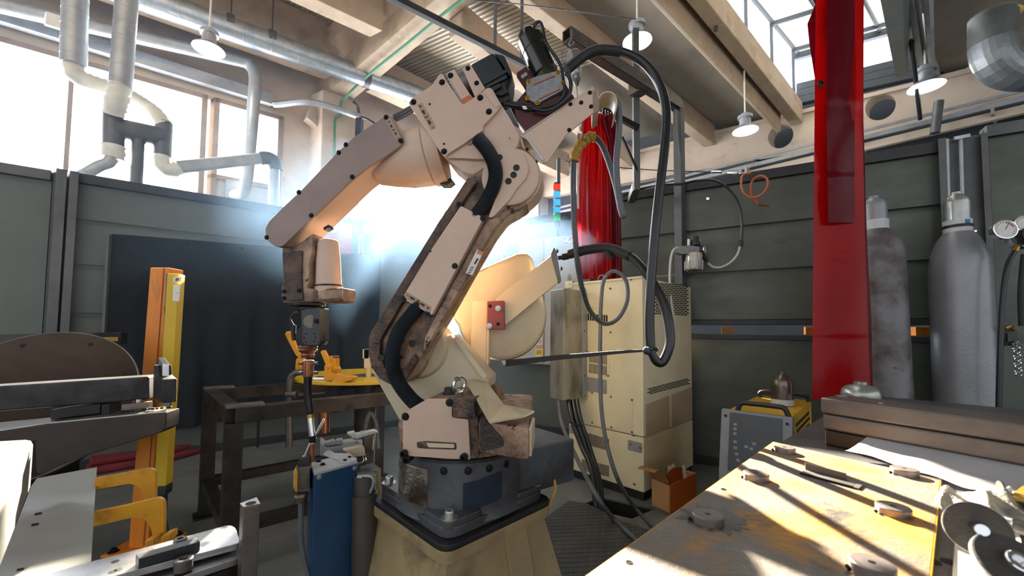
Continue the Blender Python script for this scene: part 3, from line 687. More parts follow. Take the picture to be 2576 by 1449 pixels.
m = MB(); m.lathe(p0, p1-p0, [(.0, .0455), (.006, .0455)], 32); m.done('cover_seam', 'robot_grime', wm)
m = MB(); m.tube([RP.h(778, 638, -.05), RP.h(785, 650, -.05), RP.h(786, 690, -.05), RP.h(784, 712, -.05)], .004, 8); m.tube([RP.h(782, 640, -.06), RP.h(798, 650, -.06)], .003, 8); m.done('wrist_wire', 'cable_grey', wr)
wx, wn = RP.e, RP.n
def ring(par, name, x, y, r, h, mat, d=-.05, **k):
    mm = MB(); c = RP.h(x, y, d); mm.lathe(c, -UP, [(0, r*.95), (.002, r), (h-.002, r), (h, r*.95)], 32); return mm.done(name, mat, par)
ring(wr, 'tool_flange', 774, 762, .058, .012, 'steel_dark'); ring(wr, 'flange_neck', 776, 772, .035, .012, 'fixture_dark')
tb = MB(); plate(tb, [(757, 776), (803, 775), (804, 858), (796, 869), (769, 869), (758, 859)], -.018, .055, .002); tbo = tb.done('tool_bracket', 'servo_black', wr)
m = MB(); m.cyl(RP.h(781.6, 808.6, -.0185), RP.h(781.6, 808.6, -.0145), .0225, n=28); sd = m.done('bracket_disc', 'cap_bronze', tbo); MATS['cap_bronze']
boltp(tbo, [(768, 808), (795, 808)], -.0145, .0052)
holep(tbo, [(769.5, 840), (790.5, 839), (765.5, 850), (794, 849), (769.5, 860), (790, 859)], -.018, .0022)
m = MB(); m.cyl(RP.h(778, 845, -.03), RP.h(778, 845, -.065), .042, n=36); m.done('torch_housing', 'fixture_dark', wr)
m = MB(); m.tube([RP.h(x, y, -.04) for x, y in ((757, 789), (743, 787), (732, 797), (731, 806), (738, 818), (742, 822))], .0035, 8); m.tube([RP.h(x, y, -.04) for x, y in ((739, 818), (738, 840), (741, 856))], .008, 8); m.tube([RP.h(x, y, -.045) for x, y in ((808, 826), (814, 840), (816, 856), (808, 872), (802, 885), (794, 900))], .006, 8); m.done('sensor_lead', 'rubber', wr)

# torch: collar, clamp, swan neck, nozzle
m = MB(); c = RP.h(775, 870, -.05); m.lathe(c, -UP, [(0, .03), (.004, .0315), (.01, .029), (.014, .031), (.02, .027), (.026, .02), (.032, .022), (.04, .019)], 28); tor = m.done('torch_collar', 'copper', robot)
a_, b_ = RP.h(776, 906, -.05), RP.h(775, 948, -.05)
m = MB(); m.cyl(a_, b_, .0185, .0165, 24, .002); m.box(a_.lerp(b_, .5)+RP.n*.017, (.003, .006, .05), (RP.e, RP.n, UP)); tcl = m.done('torch_clamp', 'copper', tor)
for yy in (914, 938):
    for xx in (757, 794):
        mm = MB(); mm.cyl(RP.h(xx-5, yy, -.045), RP.h(xx+5, yy, -.045), .0055, n=10); mm.done('clamp_screw', 'steel_grey', tcl)
m = MB(); m.tube([RP.h(x, y, -.05) for x, y in ((775, 946), (774, 975), (775, 1003), (779, 1030), (780, 1044))], lambda t: .0135-.0015*t, 16); m.done('torch_neck', 'fixture_dark', tor)
m = MB(); m.cyl(RP.h(780, 1042, -.05), RP.h(781, 1051, -.05), .0128, n=20); m.done('insulator_ring', 'brass', tor)
m = MB(); m.cyl(RP.h(781, 1051, -.05), RP.h(786, 1096, -.05), .0115, .0125, 20); m.done('gas_nozzle', 'chrome', tor)
m = MB(); m.cyl(RP.h(786, 1096, -.05), RP.h(787, 1114, -.05), .0125, .0105, 20); m.done('nozzle_tip', 'fixture_dark', tor)
m = MB(); m.cyl(RP.h(787, 1112, -.05), RP.h(786, 1124, -.05), .0025, n=8); m.done('contact_tip', 'copper', tor)

# --- wire feeder on top of the elbow
m = MB(); plate(m, [(1300, 182), (1324, 166), (1345, 200), (1420, 205), (1440, 240), (1446, 246), (1322, 330), (1300, 305), (1280, 262), (1298, 256), (1322, 228), (1300, 192)], -.05, .012, .002)
plate(m, [(1290, 262), (1310, 252), (1440, 236), (1446, 246), (1322, 330), (1302, 305)], -.03, .05, .003); wf = m.done('wire_feeder', 'feeder_red', robot)
for x, y in ((1315, 192), (1322, 187)): 
    mm = MB(); mm.cyl(RP.h(x, y, -.05), RP.h(x, y, -.046), .006, n=12); mm.done('slot_bolt', 'galv', wf)
a_, b_ = RP.h(1372, 186, -.055), RP.h(1330, 95, -.055); L = (b_-a_).length
m = MB(); m.lathe(a_, b_-a_, [(0, .043), (L*.02, .043), (L*.62, .043), (L*.63, .0445), (L*.66, .0445), (L*.67, .043), (L*.93, .043), (L*.95, .04), (L*.96, .034), (L*1.1, .032), (L*1.16, .026), (L*1.17, .005)], 36); fm = m.done('feeder_motor', 'feeder_black', wf)
m = MB(); m.tube([RP.h(x, y, -.045) for x, y in ((1340, 76), (1346, 62), (1352, 56), (1360, 58), (1366, 74), (1369, 94), (1375, 112))], .0055, 10); m.tube([RP.h(x, y, -.02) for x, y in ((1375, 110), (1384, 124), (1400, 145), (1412, 170), (1417, 200), (1420, 225), (1414, 245), (1395, 262), (1365, 270), (1330, 268), (1300, 266), (1278, 262))], .005, 10); m.done('motor_lead', 'cable_black', wf)
m = MB(); plate(m, [(1326, 201), (1343, 193), (1401, 177), (1409, 182), (1420, 207), (1418, 215), (1416, 226), (1398, 236), (1384, 243), (1352, 261), (1328, 250), (1323, 228)], -.02, .03, .003, 6); gc = m.done('gearbox_cover', 'cast_silver', wf)
boltp(gc, [(1330, 205), (1404, 182), (1416, 208), (1352, 258), (1327, 246)], -.02, .005, 'brass')
for A, B in (((1341, 213), (1397, 190)), ((1355, 249), (1409, 224))):
    mm = MB(); pa, pb = RP.h(*A, -.019), RP.h(*B, -.019); mm.bar(pa, pb, .004, .003); mm.done('cover_groove', 'copper_orange', gc)
m = MB(); m.tube([RP.h(x, y, -.03) for x, y in ((1268, 262), (1288, 264), (1310, 268), (1332, 274), (1350, 274))], lambda t: .008+.004*math.sin(t*3.1), 12); m.done('signal_plug', 'rubber', wf)
m = MB(); plate(m, [(1312, 266), (1322, 265), (1328, 274), (1317, 275)], -.015, .004); m.done('plug_tag', 'label_white', wf)
m = MB(); m.tube([RP.h(x, y, -.01) for x, y in ((1338, 272), (1370, 278), (1400, 268), (1428, 245), (1436, 220), (1432, 195), (1424, 185))], .006, 10); m.done('gas_hose', 'cable_black', wf)
# feeder bracket reaching up to the hose guide
m = MB(); plate(m, [(1307, 342), (1490, 219), (1505, 227), (1506, 276), (1490, 285), (1423, 340), (1377, 408), (1361, 410), (1328, 352)], -.02, .006, .001)
m.prism(P_([(1310, 338), (1490, 217), (1494, 220), (1314, 343)], -.02), -RP.n*.12, .001)
m.prism(P_([(1489, 219), (1505, 227), (1506, 276), (1491, 285)], -.02), -RP.n*.1, .001); wb = m.done('feeder_bracket', 'robot', robot)
boltp(wb, [(1484, 233), (1487, 268), (1462, 258), (1435, 262), (1432, 327)], -.0195, .004)
m = MB(); m.bar(RP.h(1322, 342, -.018), RP.h(1366, 403, -.018), .003, .006); m.done('bracket_edge', 'galv', wb)
m = MB()
c = RP.h(1524, 262, -.06); pr = [RP.h(x, y, -.02) for x, y in ((1506, 246), (1512, 236), (1524, 230), (1538, 231), (1549, 241), (1553, 256), (1551, 275), (1546, 285))]
pr = spline(pr, 5); back = [p-RP.n*.09 for p in pr]
for k in range(len(pr)-1): m.prism([pr[k], pr[k+1], back[k+1], back[k]], (RP.h(1524, 270, -.02)-pr[k]).normalized()*.003)
m.done('hose_guide', 'robot_cream', robot)

# --- wire-spool drum with its support bars behind the arm
DP = Pl(1262, 790, 1.56, 4)
def dp(m, px, d0, th, bev=.003, r=0): q = rnd(px, r) if r else px; return m.prism(DP.poly(q, d0), -DP.n*th, bev)
dr = [(1137, 800), (1140, 770), (1160, 715), (1191, 681), (1300, 635), (1325, 633), (1340, 652), (1346, 690)] + circ(1262, 795, 113, 26, -45, 168)
m = MB(); dp(m, dr, -.03, .16, .02); drum = m.done('wire_spool_drum', 'drum_cream', robot, ang=30)
m = MB(); m.bar(DP.h(1200, 675, -.03), DP.h(1221, 665, -.03), .01, .03); m.done('drum_hinge', 'steel_bright', drum)
for x, y in ((1192, 778), (1186, 800), (1163, 830), (1352, 905)): pass
boltp(drum, [], 0)
m = MB(); dp(m, [(1189, 757), (1227, 757), (1221, 952), (1183, 888)], .03, .006); dp(m, [(1227, 757), (1233, 758), (1228, 940), (1221, 952)], .03, .05); m.done('support_bar', 'bar_cream', robot)
m = MB(); dp(m, [(1246, 752), (1388, 641), (1409, 706), (1271, 818)], .02, .03, .002); sb = m.done('support_bar', 'bar_cream', robot)
m = MB(); dp(m, [(1385, 640), (1393, 620), (1400, 632), (1412, 706), (1405, 712)], .024, .05, .002); m.done('bar_end', 'steel_grey', sb)
for x, y in ((1401, 632), (1411, 676)): bolt(DP.h(x, y, .0), DP.e, .006, .006, 'bolt', 'feeder_red', sb)
m = MB(); dp(m, [(1225, 758), (1268, 756), (1269, 829), (1226, 829)], .05, .05, .004); bl = m.done('clamp_block', 'block_red', robot)
for x, y in ((1233, 770), (1253, 815)): 
    mm = MB(); mm.lathe(DP.h(x, y, .05), DP.n, [(0, .007), (.001, .006), (.0005, .003)], 14); mm.done('bolt_hole', 'hole', bl)
for x, y in ((1253, 776), (1231, 820)):
    mm = MB(); mm.lathe(DP.h(x, y, .05), DP.n, [(0, .011), (.003, .011), (.0032, .009), (.009, .009), (.0095, .005), (.017, .005)], 12); mm.done('clamp_nut', 'bolt_zinc', bl)
m = MB(); m.cyl(DP.h(1228, 932, .0), DP.h(1230, 958, .0), .012, n=14); m.torus(DP.h(1229, 925, .01), RP.e, .016, .004, 18, 6); m.cyl(DP.h(1228, 955, 0), DP.h(1230, 1010, 0), .018, n=16); m.done('support_foot', 'robot_dirty', robot)

# --- wire conduit looping from drum to feeder
m = MB(); g0 = [DP.h(1408, 648, .02), DP.h(1424, 645, .02)]
m.lathe(DP.h(1404, 649, .02), g0[1]-g0[0], [(0, .008), (.014, .008), (.015, .013), (.04, .013), (.042, .009), (.06, .011), (.09, .011)], 16); m.done('conduit_gland', 'rubber', robot)
loop = [(1432, 640, 1.5), (1470, 630, 1.47), (1530, 624, 1.42), (1585, 645, 1.36), (1635, 700, 1.3), (1668, 760, 1.27), (1683, 820, 1.25), (1684, 870, 1.24), (1664, 912, 1.24), (1641, 890, 1.24), (1634, 820, 1.24), (1637, 720, 1.24), (1646, 600, 1.24), (1660, 470, 1.25), (1674, 350, 1.27), (1675, 270, 1.29), (1655, 205, 1.31), (1615, 155, 1.32), (1560, 130, 1.33), (1508, 126, 1.33), (1470, 140, 1.33), (1425, 176, 1.32)]
m = MB(); m.tube([hy(x, y, Y) for x, y, Y in loop], .0145, 14, 8); wl_ = m.done('wire_conduit', 'cable_black', robot)
for L_ in (loop[-4:], loop[:4]):
    m = MB(); m.tube([hy(x, y, Y) for x, y, Y in L_], .0175, 14, 6); m.done('conduit_sleeve', 'rubber', wl_)
m = MB(); m.torus(hy(1637, 880, 1.24), V((0, .3, 1)), .018, .006, 18, 6); m.ball(hy(1628, 882, 1.235), .013); m.done('strap_knot', 'conduit', wl_)
m = MB(); q = [hy(x, y, Y) for x, y, Y in ((1272, 914, 1.5), (1330, 908, 1.45), (1400, 900, 1.4), (1480, 893, 1.34), (1560, 886, 1.28), (1628, 882, 1.24))]
q = spline(q, 5)
for k in range(len(q)-1):
    w_ = .024*(1-.75*k/len(q)); w2 = .024*(1-.75*(k+1)/len(q)); m.prism([q[k]-UP*w_/2, q[k+1]-UP*w2/2, q[k+1]+UP*w2/2, q[k]+UP*w_/2], V((0, .002, .0005)))
m.done('tie_strap', 'rubber', wl_)
m = MB(); m.cyl(hy(1528, 630, 1.42), hy(1535, 650, 1.42), .012, n=12); m.done('hose_clip', 'rubber', wl_)
# ------------------------------------------------------------------ welding booth screens
ZT = 2.03
def gp(pl_, m, px, d0, th, bev=0, r=0): q = rnd(px, r) if r else px; return m.prism(pl_.poly(q, d0), -pl_.n*th, bev)
def screen(p0, p1, label, mat, gap=None, cap='booth_trim', zt=ZT, ribs=(1.655, 1.345, 1.015)):
    q = VP(p0, p1); L = (V(p1)-V(p0)); L.z = 0; mid = (V(p0)+V(p1))/2; th = thing('booth_screen', label, 'screen', (mid.x, mid.y, 0)); a = V((p0[0], p0[1], 0))
    zs = [0]+([gap[0], gap[1]] if gap else [])+[zt]
    for lo, hi in zip(zs[0::2], zs[1::2]):
        m = MB(); cuts = [lo]+sorted(z for z in ribs if lo < z-.03 and z < hi-.05)+[hi]
        for z0, z1 in zip(cuts, cuts[1:]):        # each sheet is a shallow tray with a rolled lip
            m.prism([a+UP*(z0+.036), a+L+UP*(z0+.036), a+L+UP*z1, a+UP*z1], -q.n*.012)
            m.prism([a+UP*z0-q.n*.035, a+L+UP*z0-q.n*.035, a+L+UP*(z0+.05)-q.n*.035, a+UP*(z0+.05)-q.n*.035], -q.n*.012)
            if z1 in ribs: m.prism([a+UP*(z1-.008)+q.n*.001, a+L+UP*(z1-.008)+q.n*.001, a+L+UP*z1+q.n*.001, a+UP*z1+q.n*.001], -q.n*.035)
        m.done('sheet', mat, th)
    m = MB(); m.prism([a+UP*(zt-.055)+q.n*.03, a+L+UP*(zt-.055)+q.n*.03, a+L+UP*(zt+.012)+q.n*.03, a+UP*(zt+.012)+q.n*.03], -q.n*.08, .005); m.done('top_rail', cap, th)
    if gap:
        m = MB()
        for z in (gap[0]-.02, gap[1]+.015): m.prism([a+UP*(z-.02)+q.n*.02, a+L+UP*(z-.02)+q.n*.02, a+L+UP*(z+.015)+q.n*.02, a+UP*(z+.015)+q.n*.02], -q.n*.05, .004)
        m.done('gap_rail', 'booth_trim', th)
    m = MB(); m.prism([a-UP*0+q.n*.02, a+L+q.n*.02, a+L+UP*.06+q.n*.02, a+UP*.06+q.n*.02], -q.n*.04, .004); m.done('bottom_rail', 'booth_trim', th)
    return q, th
VL = 4.95
screen(UV(-1.6, VL), UV(1.0, VL), 'green booth screen at the far left, beside the post with a blue cable', 'booth_green_far', None, 'steel_post', 1.97, ())
QL, _ = screen(UV(1.1, VL), UV(4.42, VL), 'green metal booth screen behind the dark welding curtain', 'booth_green_far', None, 'booth_trim', 1.985)
screen(UV(4.64, 4.86), UV(4.64, 2.84), 'green metal booth screen behind the grey switch cabinet', 'booth_green_far', ribs=(1.68,), zt=2.06)
QR, _ = screen(UV(4.35, 2.84), UV(4.35, .45), 'olive green booth screen with an open slot, behind the pressure regulator', 'booth_green', (.945, 1.013), 'booth_trim', 2.077, (1.685, 1.362, 1.018))
QF, _ = screen(UV(4.3, .25), UV(4.3, -1.36), 'olive green booth screen at the far right behind the pressure gauges', 'booth_green', None, 'steel_post', 2.11, ())
def post(pos, w, d, h, label, mat='steel_post', ax=None, name='steel_post', extra=None):
    m = MB(); m.box((pos.x, pos.y, h/2), (w, d, h), ax or (E1, V((-E1.y, E1.x, 0)), UP), .006); return m
t = thing('booth_post', 'wide grey steel post with a blue cable running down its slot', 'post', UV(1.05, VL-.06))
for a_, b_ in ((1.0, 1.06), (1.075, 1.125)):
    m = MB(); m.prism([UV(a_, VL-.1), UV(b_, VL-.1), UV(b_, VL-.02), UV(a_, VL-.02)], UP*1.99, .004); m.done('channel', 'steel_post', t)
m = MB(); m.prism([UV(.985, VL+.03), UV(1.14, VL+.03), UV(1.14, VL+.05), UV(.985, VL+.05)], UP*1.98); m.done('leak_blocker', 'steel_post', t)  # added plate, blocks light leaking between post and screens
m = MB(); m.tube([hv(153, 450, VL-.07), hv(148, 560, VL-.07), hv(140, 700, VL-.07), hv(130, 835, VL-.07)], .007, 8); m.done('blue_cable', 'blue_cable', t)
e2r = E2
t = thing('booth_post', 'grey steel channel post between the right-hand screens, above the clean gas cylinder', 'post', UV(4.33, .355))
m = MB(); m.prism([UV(4.31, .46), UV(4.31, .23), UV(4.34, .23), UV(4.34, .46)], UP*2.09, .005)
m.prism([UV(4.26, .46), UV(4.31, .46), UV(4.31, .42), UV(4.26, .42)], UP*2.09, .003); m.prism([UV(4.26, .262), UV(4.31, .262), UV(4.31, .23), UV(4.26, .23)], UP*2.08, .003); m.done('channel', 'steel_post', t)
for x in (2382, 2417):
    m = MB(); m.cyl(hu(x, 350, 4.27), hu(x+4, 500, 4.27), .009, n=10); m.done('tie_rod', 'galv_dull', t)
m = MB(); m.bar(hu(2400, 349, 4.26), hu(2440, 341, 4.26), .012, .02); m.done('tie_bar', 'galv', t)
# things seen through the slot
for x0, x1, mt, lb in ((1815, 1845, 'cardboard', 'tan carton seen through the slot in the green screen'), (2024, 2052, 'orange_paint', 'orange rail end seen through the slot beside the red strip curtain'), (2296, 2345, 'orange_paint', 'orange rail seen through the slot between the gas cylinders')):
    m = MB(); a, b = hu(x0, 831, 4.65), hu(x1, 831, 4.65); mid = (a+b)/2; m.box((mid.x, mid.y, .5), ((b-a).length, .1, 1.0), (E2, V((-E2.y, E2.x, 0)), UP), .004); m.done('slot_box', mt, label=lb, cat='box')
# dark welding curtain hung on the left screen
m = MB(); zc = lambda u: 1.6+.036*(u-1.34)
def cur(u, v):
    uu = 1.34+(3.62-1.34)*u; w = .02*math.sin(u*34+1.2*math.sin(v*4))*(.25+v)+.014*math.sin(u*71+2)*v+.008*math.sin(u*13+v*6); z = zc(uu)*(1-v)+(.22+.012*math.sin(u*23))*v
    return UV(uu, VL-.07-w, z)
m.sheet(cur, 170, 24, .003); ct = m.done('welding_curtain', 'curtain_dark', label='dark charcoal welding curtain hanging on the left booth screen', cat='curtain', ang=80)
for i in range(6):
    u = 1.4+.42*i; m = MB(); m.lathe(UV(u, VL-.1, zc(u)-.04), UV(0, -1), [(0, .012), (.004, .012), (.0045, .006), (.001, .005)], 14); m.done('eyelet', 'bolt_dark', ct)
m = MB(); m.bar(hv(275, 592, VL-.09), hv(262, 840, VL-.09), .02, .02); m.done('curtain_pole', 'steel_post', label='slim grey upright bar at the left edge of the dark welding curtain', cat='bar')
m = MB()
for k, (z, v0) in enumerate(((.0, .0), (.04, .04))):
    pts = [hz(x, y, 0) for x, y in ((215, 1200), (420, 1165), (508, 1140), (508, 1080), (440, 1085), (330, 1120), (215, 1160))]
    m.prism([V((p.x-v0, p.y+v0*1.5, z)) for p in pts], UP*.04, .015)
m.done('red_cloth', 'red_cloth', label='folded dark red cloth lying on the floor below the dark curtain', cat='cloth')
# red number box on the screen
t = thing('red_box', 'red box marked 2 with a metal handle on the booth screen behind the wrist', 'box', UV(3.06, VL-.07, 1.64))
m = MB(); m.prism([UV(2.84, VL-.16, 1.64), UV(3.225, VL-.16, 1.64), UV(3.225, VL-.03, 1.64), UV(2.84, VL-.03, 1.64)], UP*.285, .006); m.done('body', 'red_paint', t)
qb = VP(UV(2.84, VL-.16), UV(3.225, VL-.16))
m = MB(); gp(qb, m, [(846, 562), (864, 562), (864, 572), (846, 572)], .002, .002); m.done('number_label', 'tape_white', t)
m = MB(); m.text('2', qb.h(855, 567, .0025), qb.e, UP, .04); m.done('number', 'ink', t)
m = MB(); gp(qb, m, [(815, 575), (845, 579), (844, 586), (814, 582)], .02, .02, .003); m.done('handle', 'steel_bright', t)
m = MB(); gp(qb, m, [(920, 565), (939, 566), (939, 585), (920, 584)], .02, .06, .004); m.done('junction_box', 'label_white', label='small white junction box on the hazy booth screen right of the red box', cat='box')
t = thing('conduit_pipe', 'pale upright conduit pipes on the booth screen beside the red box', 'pipe', UV(3.36, VL-.05))
for x in (906, 914):
    m = MB(); m.cyl(hv(x, 572, VL-.06), hv(x-3, 640, VL-.06), .012, n=10); m.done('pipe', 'galv', t)

# ------------------------------------------------------------------ gantry with balancer, red curtain behind
g1, g2 = hy(1425, 60, 2.24), hy(1707, 250, 2.96); g1.z = g2.z = 2.665
gd = (g2-g1).normalized(); gs = gd.cross(UP)
t = thing('gantry', 'grey square-tube steel gantry with one free beam end, above the red curtain', 'gantry', (g2.x, g2.y, 0))
m = MB(); w_ = .03
for s1, s2 in ((1, 0), (-1, 0), (0, 1), (0, -1)):
    if s1: m.bar(g1+gs*s1*w_, g2+gs*s1*w_, .006, .072, gs)
    else: m.bar(g1+UP*s2*.033, g2+UP*s2*.033, .06, .006, gs)
m.done('beam', 'steel_brown', t)
m = MB(); p = V((g2.x, g2.y, 0)); m.box(p+UP*1.34+gd*.0, (.06, .06, 2.66), (gd, gs, UP), .004); m.done('post', 'steel_post', t)
m = MB(); p6 = hy(1607, 190, 2.72); m.prism([V((p6.x-.022, p6.y+.05, 1.95)), V((p6.x+.022, p6.y+.05, 1.95)), V((p6.x+.022, p6.y+.09, 1.95)), V((p6.x-.022, p6.y+.09, 1.95))], UP*1.18, .003); m.bar(V((p6.x, p6.y+.07, 1.985)), V((p6.x+.05, p6.y+.36, 1.985)), .05, .06); m.done('post', 'steel_post', t)
m = MB(); m.box((p6.x, p6.y+.03, 2.665), (.09, .09, .09), (gd, gs, UP), .004); m.done('clamp_sleeve', 'steel_brown', t)
m = MB(); pz = V((g2.x, g2.y, 2.6)); m.prism([pz-gd*.03, pz-gd*.2+UP*.04, pz-gd*.03+UP*.04], gs*.006); m.prism([pz-UP*.0-gd*.03+gs*.02, pz-gd*.03-UP*.35+gs*.02, pz-gd*.09+gs*.02], gs*.006); m.done('gusset', 'steel_post', t)
b0, b1 = hy(1512, 272, 2.75), hy(1606, 322, 2.76)
m = MB(); m.bar(b0, b1, .03, .035); m.bar(hy(1565, 345, 2.75), hy(1608, 440, 2.78), .014, .014); m.done('hanging_rail', 'fixture_dark', t)
# tool balancer
t = thing('tool_balancer', 'small metal tool balancer hanging by a hook from the gantry beam end', 'balancer', hy(1440, 190, 2.2))
BY = 2.2
m = MB(); m.tube([hy(x, y, BY) for x, y in ((1438, 76), (1437, 98), (1432, 108), (1434, 114), (1441, 112), (1444, 104))], .0045, 8); m.done('hook', 'steel_grey', t)
m = MB(); q = Pl(1440, 160, BY, 20); m.prism(q.poly(rnd([(1427, 124), (1450, 119), (1459, 124), (1458, 185), (1450, 205), (1428, 205), (1423, 185), (1422, 150)], 8), .02), -q.n*.05, .006); m.done('housing', 'cast_silver', t)
m = MB(); q2 = [(1436, 122), (1459, 123), (1458, 186), (1450, 205), (1440, 205), (1446, 160)]; m.prism(q.poly(rnd(q2, 5), .024), -q.n*.05, .004); m.done('side_cover', 'steel_brown', t)
m = MB(); m.ball(hy(1447, 180, BY-.03), .022); m.cyl(hy(1449, 190, BY-.03), hy(1449, 198, BY-.03), .008, n=10); m.done('cable_stop', 'galv_dull', t)
m = MB(); m.cyl(hy(1449, 198, BY-.03), hy(1453, 248, BY-.06), .0025, n=6); m.done('wire_rope', 'steel_grey', t)
m = MB(); m.tube([hy(x, y, BY-.02) for x, y in ((1414, 165), (1413, 140), (1414, 130), (1419, 127), (1422, 132), (1419, 136))], .003, 6); m.tube([hy(x, y, BY-.02) for x, y in ((1412, 162), (1420, 158), (1427, 158))], .008, 8); m.done('safety_hook', 'steel_grey', t)
# red curtain bundle
def drape(name, outl, Y, mat, lab, cat, folds=5, amp=.02, th=.0025, seed=1, par=None):
    # outl: list of (y, xl, xr) in picture rows, top to bottom; hung at depth Y
    n = len(outl)
    def fn(u, v):
        k = v*(n-1); i = min(int(k), n-2); f = k-i; a, b = outl[i], outl[i+1]
        y = a[0]*(1-f)+b[0]*f; xl = a[1]*(1-f)+b[1]*f; xr = a[2]*(1-f)+b[2]*f
        return hy(xl+(xr-xl)*u, y, Y+amp*math.sin(u*folds*6.28+seed+1.5*math.sin(v*3+seed))+.5*amp*math.sin(u*folds*2.3*6.28+v*5))
    m = MB(); m.sheet(fn, 60, 30, th)
    return m.done(name, mat, par, label=lab, cat=cat, ang=80)
t = thing('strip_curtain', 'bunched red transparent curtain hanging from the gantry rail behind the robot hoses', 'curtain', hy(1508, 700, 2.76))
drape('curtain_sheet', [(285, 1470, 1520), (300, 1462, 1528), (340, 1456, 1545), (420, 1452, 1556), (520, 1450, 1560), (620, 1452, 1563), (702, 1458, 1565)], 2.74, 'red_vinyl', None, None, 2, .035, seed=1, par=t)
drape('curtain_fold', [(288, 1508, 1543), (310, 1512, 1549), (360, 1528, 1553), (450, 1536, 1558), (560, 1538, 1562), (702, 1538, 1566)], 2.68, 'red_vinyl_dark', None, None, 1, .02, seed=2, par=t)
m = MB(); m.sheet(lambda u, v: hy(1449+5*u+3*v, 395+130*v, 2.69+.012*math.sin(u*3)), 4, 8, .002); m.done('clear_edge', 'label_white', t)
for k in range(5):
    m = MB(); x = 1511+7*k; m.torus(hy(x, 283+3*k, 2.75), V((1, .4, 0)), .024, .0025, 18, 5); m.done('curtain_ring', 'chrome', t)

# ------------------------------------------------------------------ torch hose looping through the guide, over the yellow-taped joint
hose = [(1536, 240, 1.28), (1550, 252, 1.27), (1557, 275, 1.27), (1557, 330, 1.28), (1551, 400, 1.3), (1553, 460, 1.32), (1562, 520, 1.33), (1568, 543, 1.335), (1562, 530, 1.345), (1550, 470, 1.36), (1534, 415, 1.38), (1514, 365, 1.4), (1495, 345, 1.41), (1480, 346, 1.41), (1462, 362, 1.41), (1448, 385, 1.41), (1443, 410, 1.41), (1442, 480, 1.42), (1446, 580, 1.45), (1454, 670, 1.5), (1468, 740, 1.6), (1488, 787, 1.75), (1522, 815, 1.95), (1556, 800, 2.1), (1578, 755, 2.15), (1574, 705, 2.2), (1545, 682, 2.22), (1520, 703, 2.22), (1512, 760, 2.22), (1510, 850, 2.2), (1510, 930, 2.15), (1513, 1030, 2.1), (1527, 1120, 2.05), (1556, 1210, 2.0), (1600, 1280, 1.9), (1645, 1326, 1.85)]
m = MB(); m.tube([hy(x, y, Y) for x, y, Y in hose[:-2]]+[hz(1600, 1280, .02), hz(1650, 1330, .02), hz(1720, 1400, .02)], .0105, 12, 8); to = m.done('torch_hose', 'cable_grey', label='long grey torch hose looping past the cream controller down to the floor', cat='hose')
m = MB(); m.tube([hy(x, y, Y) for x, y, Y in ((1497, 345, 1.405), (1480, 346, 1.405), (1462, 362, 1.405), (1448, 385, 1.405), (1444, 405, 1.405))], lambda q: .0185-.004*abs(q-.4)+.002*math.sin(q*40), 12); m.done('yellow_tape', 'tape_yellow', to)
m = MB(); m.torus(hy(1463, 347, 1.40), V((1, .2, .6)), .02, .004, 16, 6); m.tube([hy(1461, 335, 1.4), hy(1459, 322, 1.41), hy(1460, 310, 1.42)], .004, 8); m.torus(hy(1461, 318, 1.415), V((1, 0, 0)), .009, .0025, 14, 5); m.done('wire_hook', 'steel_bright', to)
m = MB(); m.cyl(hy(1461, 300, 1.44), hy(1461, 312, 1.42), .003, n=6); m.done('hook_link', 'steel_bright', to)

# ------------------------------------------------------------------ robot controller
c0, c1, c2 = hz(1620, 1240, 0.05), hz(1431, 1178, .05), hz(1744, 1170, .05)
for c in (c0, c1, c2): c.z = 0
zt = hy(1621, 697, c0.y).z
c3 = c1+c2-c0; ctr = (c1+c2)/2
con = thing('robot_controller', 'tall cream robot controller cabinet with vent grilles in front of the green screen', 'cabinet', (ctr.x, ctr.y, 0))
m = MB(); m.prism([c0, c1, c3, c2], UP*.03); 
k = [ctr+(c-ctr)*.97 for c in (c0, c1, c3, c2)]; m = MB(); m.prism(k, UP*.05); m.done('plinth', 'rubber', con)
k = [V((c.x, c.y, .05)) for c in (c0, c1, c3, c2)]; ff = VP(c1, c0); fs = VP(c0, c2)
zs = .05+(zt-.05)*.253
m = MB(); m.prism(k, UP*(zs-.05-.004), .004); lowb = m.done('lower_cabinet', 'cream_cab', con)
k2 = [V((c.x, c.y, zs)) for c in (c0, c1, c3, c2)]
m = MB(); m.prism(k2, UP*(zt-zs), .006); up = m.done('upper_cabinet', 'cream_cab', con)
m = MB(); gp(ff, m, [(1421, 708), (1440, 707), (1440, 724), (1421, 726)], .01, .05, .003); m.bar(V((c1.x, c1.y, zt))+ff.n*.004, V((c0.x, c0.y, zt))+ff.n*.004, .012, .012, ff.n); m.done('top_ledge', 'cream_cab', up)
def slots(par, plane, p00, p10, p01, n, mat='hole', duty=.5, name='vent', d=.0012, rows=1, stag=False):   # p00, p10 along, p01 down (picture corners)
    m = MB()
    for r_ in range(rows):
        for i in range(n):
            off = (.5 if stag and r_ % 2 else 0)
            a0, a1 = (i+off)/(n+(.5 if stag else 0)), (i+off+duty)/(n+(.5 if stag else 0)); b0, b1 = (r_)/rows, (r_+(.58 if rows > 1 else 1))/rows
            P = lambda a, b: (p00[0]+(p10[0]-p00[0])*a+(p01[0]-p00[0])*b, p00[1]+(p10[1]-p00[1])*a+(p01[1]-p00[1])*b)
            m.prism(plane.poly([P(a0, b0), P(a1, b0), P(a1, b1), P(a0, b1)], d), -plane.n*.001)
    return m.done(name, mat, par)
slots(up, ff, (1478, 789), (1530, 793), (1478, 806), 9, duty=.68)
m = MB(); gp(ff, m, [(1477, 882), (1533, 890), (1533, 948), (1477, 941)], .004, .004, .001); vp_ = m.done('vent_plate', 'cream_cab', up)
